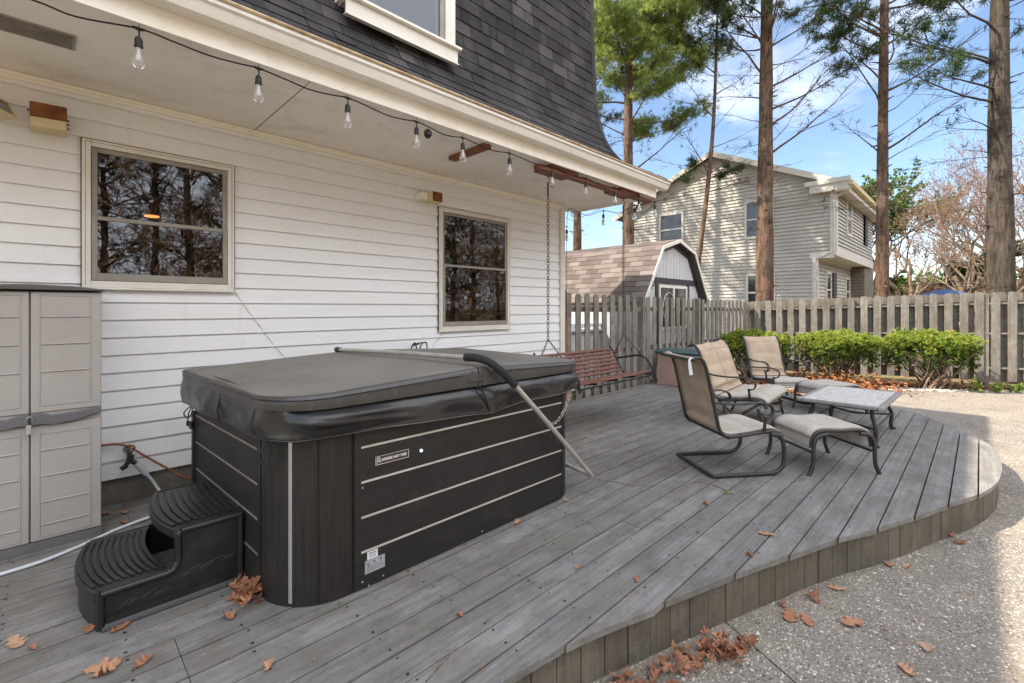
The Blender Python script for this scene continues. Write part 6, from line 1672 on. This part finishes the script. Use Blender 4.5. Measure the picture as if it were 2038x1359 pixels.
def scatter(name, mat, area, n, seed, size, z, flat=0.5, kind='stuff'):
    rr = random.Random(seed); mb = MB()
    for k in range(n):
        p = area(rr)
        s = size*rr.uniform(.5,1.3); az = rr.uniform(0,3.14); c,s_ = math.cos(az)*s,math.sin(az)*s; f = rr.uniform(.55,.95); h = s*flat*rr.uniform(.6,1.1); zz = z(rr) if callable(z) else z
        mb.tone = rr.random()
        X,Y = p
        mb.add([(X+c,Y+s_,zz+h*.3),(X-s_*f,Y+c*f,zz+h*.3),(X-c,Y-s_,zz+h*.3),(X+s_*f,Y-c*f,zz+h*.3),(X+c*.3,Y+s_*.3,zz+h),(X-c*.3,Y-s_*.3,zz+h*.95),(X,Y,zz-0.02)],[(0,1,4),(1,5,4),(1,2,5),(2,3,5),(3,4,5),(3,0,4),(1,0,6),(2,1,6),(3,2,6),(0,3,6)])
    return tag(mb.build(name, M[mat], None, smooth=180, fix=False), kind=kind)
bl = [(11.0,3.62),(11.55,3.26),(12.1,2.76),(12.5,2.05),(12.95,1.30),(13.55,0.40),(14.35,-0.72),(14.95,-2.2)]
def near_edge(rr, spread=0.42):
    i = rr.randrange(len(bl)-1); u = rr.random(); a = V(bl[i]).lerp(V(bl[i+1]),u); w = rr.random()**1.4*spread+0.03
    return (a.x+w*0.9,a.y+w*0.25)
scatter('river_stones', 'stone', near_edge, 4200, 41, 0.036, -0.280, 0.6)
def bedarea(rr):
    r_ = rr.random()
    if r_ < .45: return (rr.uniform(9.35,11.2),rr.uniform(2.6,4.5))
    if r_ < .75: x,y = 12.75+rr.gauss(0,.35),2.35+rr.gauss(0,.5); return (x,y)
    i = rr.randrange(len(bl)-1); a = V(bl[i]).lerp(V(bl[i+1]),rr.random()); return (a.x+rr.uniform(.3,1.2),a.y+rr.uniform(0,.35))
def litter(name, area, n, seed, z0, zr, size, mat='litter'):
    rr = random.Random(seed); mb = MB()
    for k in range(n):
        X,Y = area(rr); s = size*rr.uniform(.6,1.3); a = V((rr.gauss(0,1),rr.gauss(0,1),rr.gauss(0,.45))).normalized()*s; b = a.cross(V((rr.gauss(0,.4),rr.gauss(0,.4),1))).normalized()*s*.5
        p = V((X,Y,z0+abs(rr.gauss(0,zr)))); mb.tone = rr.random()
        mb.add([p-a,p-a*.1+b,p+a,p-a*.1-b,p+V((0,0,s*.25))],[(0,3,4),(3,2,4),(2,1,4),(1,0,4)])
    return tag(mb.build(name, M[mat], None, fix=False), kind='stuff')
litter('leaf_litter', bedarea, 3600, 42, -0.272, 0.05, 0.045)
litter('leaf_drift', lambda rr: (12.55+rr.gauss(0,.28),2.45+rr.gauss(0,.55)), 900, 43, -0.26, 0.16, 0.05)
for k,(x,y,h) in enumerate(((13.85,0.05,.26),(14.05,-.25,.20),(14.3,-.55,.16))):
    B = TB(); rr = random.Random(60+k); t = thing('weed', 'small bright green weed at the stone edge of the bed, right of the last shrub', 'weed', (x,y,-0.28), 0, 'weeds at the bed edge')
    for j in range(26): B.tuft((x+rr.gauss(0,.06),y+rr.gauss(0,.06),-0.26+rr.random()*h),(rr.gauss(0,.5),rr.gauss(0,.5),1),rr.random())
    B.tube([(x,y,-.28),(x,y,-.28+h*.6),(x+.02,y,-.28+h)],[.006,.005,.003],4); B.wood('stem', M['weed'], t); B.leaves('leaves', M['weed'], t, blades=5, length=.07, width=.035)

# ------------------------------------------------------------------ fallen oak leaves
def oak_mesh(seed, L=0.12, curl=0.25):
    L *= 0.88
    rr = random.Random(seed)
    half = [(0.0,0.015),(0.07,0.05),(0.13,0.13),(0.19,0.20),(0.25,0.21),(0.28,0.15),(0.33,0.12),(0.38,0.18),(0.44,0.30),(0.50,0.35),(0.55,0.32),(0.58,0.20),(0.63,0.16),(0.68,0.22),(0.74,0.30),(0.79,0.28),(0.82,0.18),(0.87,0.14),(0.92,0.15),(0.97,0.10),(1.0,0.0)]
    half = [(u,w*rr.uniform(.8,1.2)) for u,w in half]
    half2 = [(u,w*rr.uniform(.8,1.2)) for u,w in half]
    ph = rr.uniform(0,6)
    def P(u,w): 
        z = curl*(w*w*2.6+0.35*(u-.5)**2)+0.05*math.sin(u*9+ph)*abs(w)*2+0.035*math.sin(u*5+ph)
        return ((u-.5)*L,w*L,max(0.0,z*L)+0.004)
    n = len(half); vs = [P(u,0) for u,_ in half]+[P(u,w) for u,w in half]+[P(u,-w) for u,w in half2]
    fs = []
    for i in range(n-1): fs += [(i,i+1,n+i+1,n+i),(i+1,i,2*n+i,2*n+i+1)]
    k = len(vs); vs += [(-.5*L,.006*L,.004),(-.5*L,-.006*L,.004),(-.72*L,-.005*L,.006),(-.72*L,.005*L,.006)]; fs.append((k,k+1,k+2,k+3))
    me = bpy.data.meshes.new('oak_leaf'); me.from_pydata(vs,[],fs); me.materials.append(M['oak']); me.polygons.foreach_set('use_smooth',[True]*len(fs)); me.update(); return me
OAK = [oak_mesh(1,.13,.35),oak_mesh(2,.12,.8),oak_mesh(3,.115,1.5),oak_mesh(4,.14,.25),oak_mesh(5,.10,1.0),oak_mesh(6,.15,.5)]
def px_ground(px,py,z):
    r_ = (px-1019)/926; s_ = (613-py)/926; t_ = (z-1.5)/s_
    return (0.7046+0.7096*r_)*t_, (0.7096-0.7046*r_)*t_
rl = random.Random(5)
def leaf(px,py,z,label,k,sc_=1.0,group=None,tilt=0.15):
    x,y = px_ground(px,py,z); o = bpy.data.objects.new('oak_leaf', OAK[k]); COL.objects.link(o)
    o.location = (x,y,z+0.001); o.rotation_euler = (rl.uniform(-tilt,tilt)*.3,rl.uniform(-tilt,tilt)*.3,rl.uniform(0,6.28)); o.scale = (sc_,)*3
    tag(o,label,'leaf',group)
GD, GP = 'fallen oak leaves on the deck', 'fallen oak leaves on the patio'
for a in [(30,1280,'oak leaf farthest left on the deck, near the lower left edge',0,1.0),(203,1330,'larger of the two overlapping oak leaves near the lower left corner',3,1.05),(205,1345,'curled smaller oak leaf lying against a larger one near the lower left corner',2,.8),
          (283,1321,'tan oak leaf right of the overlapping pair in the lower left',1,.8),(240,1250,'pale oak leaf touching the front edge of the step unit',0,.75),(178,1254,'oak leaf at the front left foot of the step unit',1,.7),(455,1230,'curled dark oak leaf just left of the leaf pile by the tub corner',2,.75),
          (535,1329,'small curled leaf alone at the bottom of the deck below the tub corner',2,.6),(1030,1041,'oak leaf under the lower edge of the tub front panel',1,.7),(1126,996,'oak leaf at the right front corner of the tub',0,.6),
          (1525,1064,'tan oak leaf on the deck between ottoman and curved edge',0,.95),(1492,1105,'curled scrap of leaf near the deck edge right of the middle',2,.55),(1405,1004,'dark curled leaf left of the front chair base',2,.65)]:
    leaf(a[0],a[1],0.0,a[2],a[3],a[4],GD)
for a in [(916,1226),(1268,1156),(1150,1131),(65,1292),(1330,930)]: leaf(a[0],a[1],0.0,'small dark crumpled leaf caught between deck boards',2,.42,'crumpled leaves between deck boards')
for a in [(1208,843),(1172,870),(1205,862),(1150,838),(1185,905),(1360,930)]: leaf(a[0],a[1],0.0,'small brown leaf on the open deck right of the hot tub',1,.6,'leaves on the far deck')
for a in [(205,1108),(248,1021),(247,1041),(207,1025)]: leaf(a[0],a[1],0.0,'brown leaf on the shaded deck between cabinet and steps',1,.75,'leaves between cabinet and steps')
for a in [(1767,1124,'oak leaf beside the deck skirting, left of a smaller one on the patio',1,.85),(1804,1130,'smallest oak leaf on the patio right of the skirting',2,.6),(1666,1172,'star-shaped oak leaf alone near the skirting middle',0,.9),(1620,1194,'dark curled leaf pair left of the star-shaped leaf on the patio',2,1.0),
          (1558,1207,'small dark leaf right against the skirting above the large leaves',2,.6),(1572,1226,'large tan oak leaf, left one of an overlapping pair on the patio',3,1.15),(1606,1235,'large tan oak leaf, right one of an overlapping pair on the patio',0,1.0),(1698,1240,'largest flat tan oak leaf lying alone on the patio',3,1.2),
          (1843,1290,'oak leaf near the right shadow edge on the patio',0,.85),(1806,1337,'oak leaf at the bottom right of the patio',1,.85),(1890,1067,'upright curled leaf against the curved right end of the skirting',2,.85),(1911,1080,'flat leaf below the upright curled leaf at the curved end',0,.95)]:
    leaf(a[0],a[1],-0.27,a[2],a[3],a[4],GP)
def pile(name, pts, n, seed, z, sp, zr):
    rr = random.Random(seed); mb = MB()
    for k in range(n):
        c = rr.choice(pts); me = rr.choice(OAK); mt = Matrix.Translation((c[0]+rr.gauss(0,sp),c[1]+rr.gauss(0,sp),z+abs(rr.gauss(0,zr))))@Matrix.Rotation(rr.uniform(0,6.28),4,'Z')@Matrix.Rotation(rr.gauss(0,.35),4,'X')@Matrix.Rotation(rr.gauss(0,.35),4,'Y')@Matrix.Scale(rr.uniform(.42,.9),4)
        mb.tone = rr.random(); mb.add([mt@v.co for v in me.vertices],[tuple(p.vertices) for p in me.polygons])
    return tag(mb.build(name, M['pile'], None, smooth=180, fix=False), kind='stuff')
pile('leaf_pile', [(0.735,2.70),(0.745,2.62),(0.70,2.66),(0.74,2.78)], 34, 51, 0.004, 0.028, 0.03)
pile('patio_leaf_pile', [(2.50,0.93),(2.36,1.0),(2.42,0.93),(2.53,0.87),(2.45,0.99)], 46, 52, -0.266, 0.04, 0.02)
pile('patio_leaf_pile', [(2.05,1.09),(2.16,1.03),(2.22,1.05),(2.28,1.0),(1.95,1.10),(1.9,1.12)], 40, 53, -0.266, 0.045, 0.02)
# twigs on the deck
mb = MB()
for (a,b) in (((1190,955),(1262,968)),((1262,968),(1285,947)),((1262,968),(1302,968)),((1380,960),(1415,964)),((1415,964),(1460,985)),((848,1359),(905,1294))):
    p = px_ground(*a,0.0); q = px_ground(*b,0.0); mb.tube([(p[0],p[1],.005),((p[0]+q[0])/2+.006,(p[1]+q[1])/2,.008),(q[0],q[1],.005)],0.0026,5)
tag(mb.build('twigs', M['twig_bark'], None), kind='stuff')
mb = MB(); p = px_ground(1449,982,0)
for k in range(5):
    a = k*1.26; mb.prism([(p[0],p[1],.006),(p[0]+.02*math.cos(a-.3),p[1]+.02*math.sin(a-.3),.012),(p[0]+.045*math.cos(a),p[1]+.045*math.sin(a),.007),(p[0]+.02*math.cos(a+.3),p[1]+.02*math.sin(a+.3),.012)],(0,0,.0008))
tag(mb.build('green_sprig', M['weed'], None), 'tiny green sprig on the deck in front of the chair base', 'sprig')

# crumbs, needles and flakes lying in and along the deck gaps
rr = random.Random(91); mb = MB()
for k in range(520):
    X = rr.uniform(-0.2,8.8); g = rr.randrange(0,27); Y = BY0+g*0.161+rr.gauss(0,.006) if rr.random() < .7 else rr.uniform(0.2,4.3)
    ok = Y > 0.1 and V((X,Y)).length > 1.2 and not (0.7 < X < 3.2 and 2.25 < Y < 4.05) and not (0.05 < X < 0.8 and 2.85 < Y < 3.6)
    for q in range(len(nsp)-1):
        if nsp[q][0] <= X <= nsp[q+1][0] and Y < nsp[q][1]+0.03: ok = False
    if not ok: continue
    a = rr.uniform(0,3.14); L = rr.uniform(.004,.014); w = L*rr.uniform(.15,.6); c_,s_ = math.cos(a),math.sin(a); z = .0035
    mb.tone = rr.random()
    mb.add([(X-c_*L,Y-s_*L,z),(X+s_*w,Y-c_*w,z+.001),(X+c_*L,Y+s_*L,z+.003),(X-s_*w,Y+c_*w,z+.001)],[(0,1,2,3)])
tag(mb.build('deck_debris', M['pile'], None, fix=False), kind='stuff')
mb = MB()
for k in range(420):
    X,Y = rr.uniform(1.0,6.5),rr.uniform(-1.2,1.2)
    e_ = [n_ for n_ in nsp if abs(n_[0]-X) < .2]
    if not e_ or Y > min(n_[1] for n_ in e_)-.02 or V((X,Y)).length < 1.4: continue
    if rr.random() > math.exp(-(min(n_[1] for n_ in e_)-Y)*2.2)+.12: continue
    a = rr.uniform(0,3.14); L = rr.uniform(.005,.018); w = L*rr.uniform(.12,.6); c_,s_ = math.cos(a),math.sin(a); z = -.267
    mb.tone = rr.random(); mb.add([(X-c_*L,Y-s_*L,z),(X+s_*w,Y-c_*w,z+.001),(X+c_*L,Y+s_*L,z+.004),(X-s_*w,Y+c_*w,z+.001)],[(0,1,2,3)])
tag(mb.build('patio_debris', M['pile'], None, fix=False), kind='stuff')
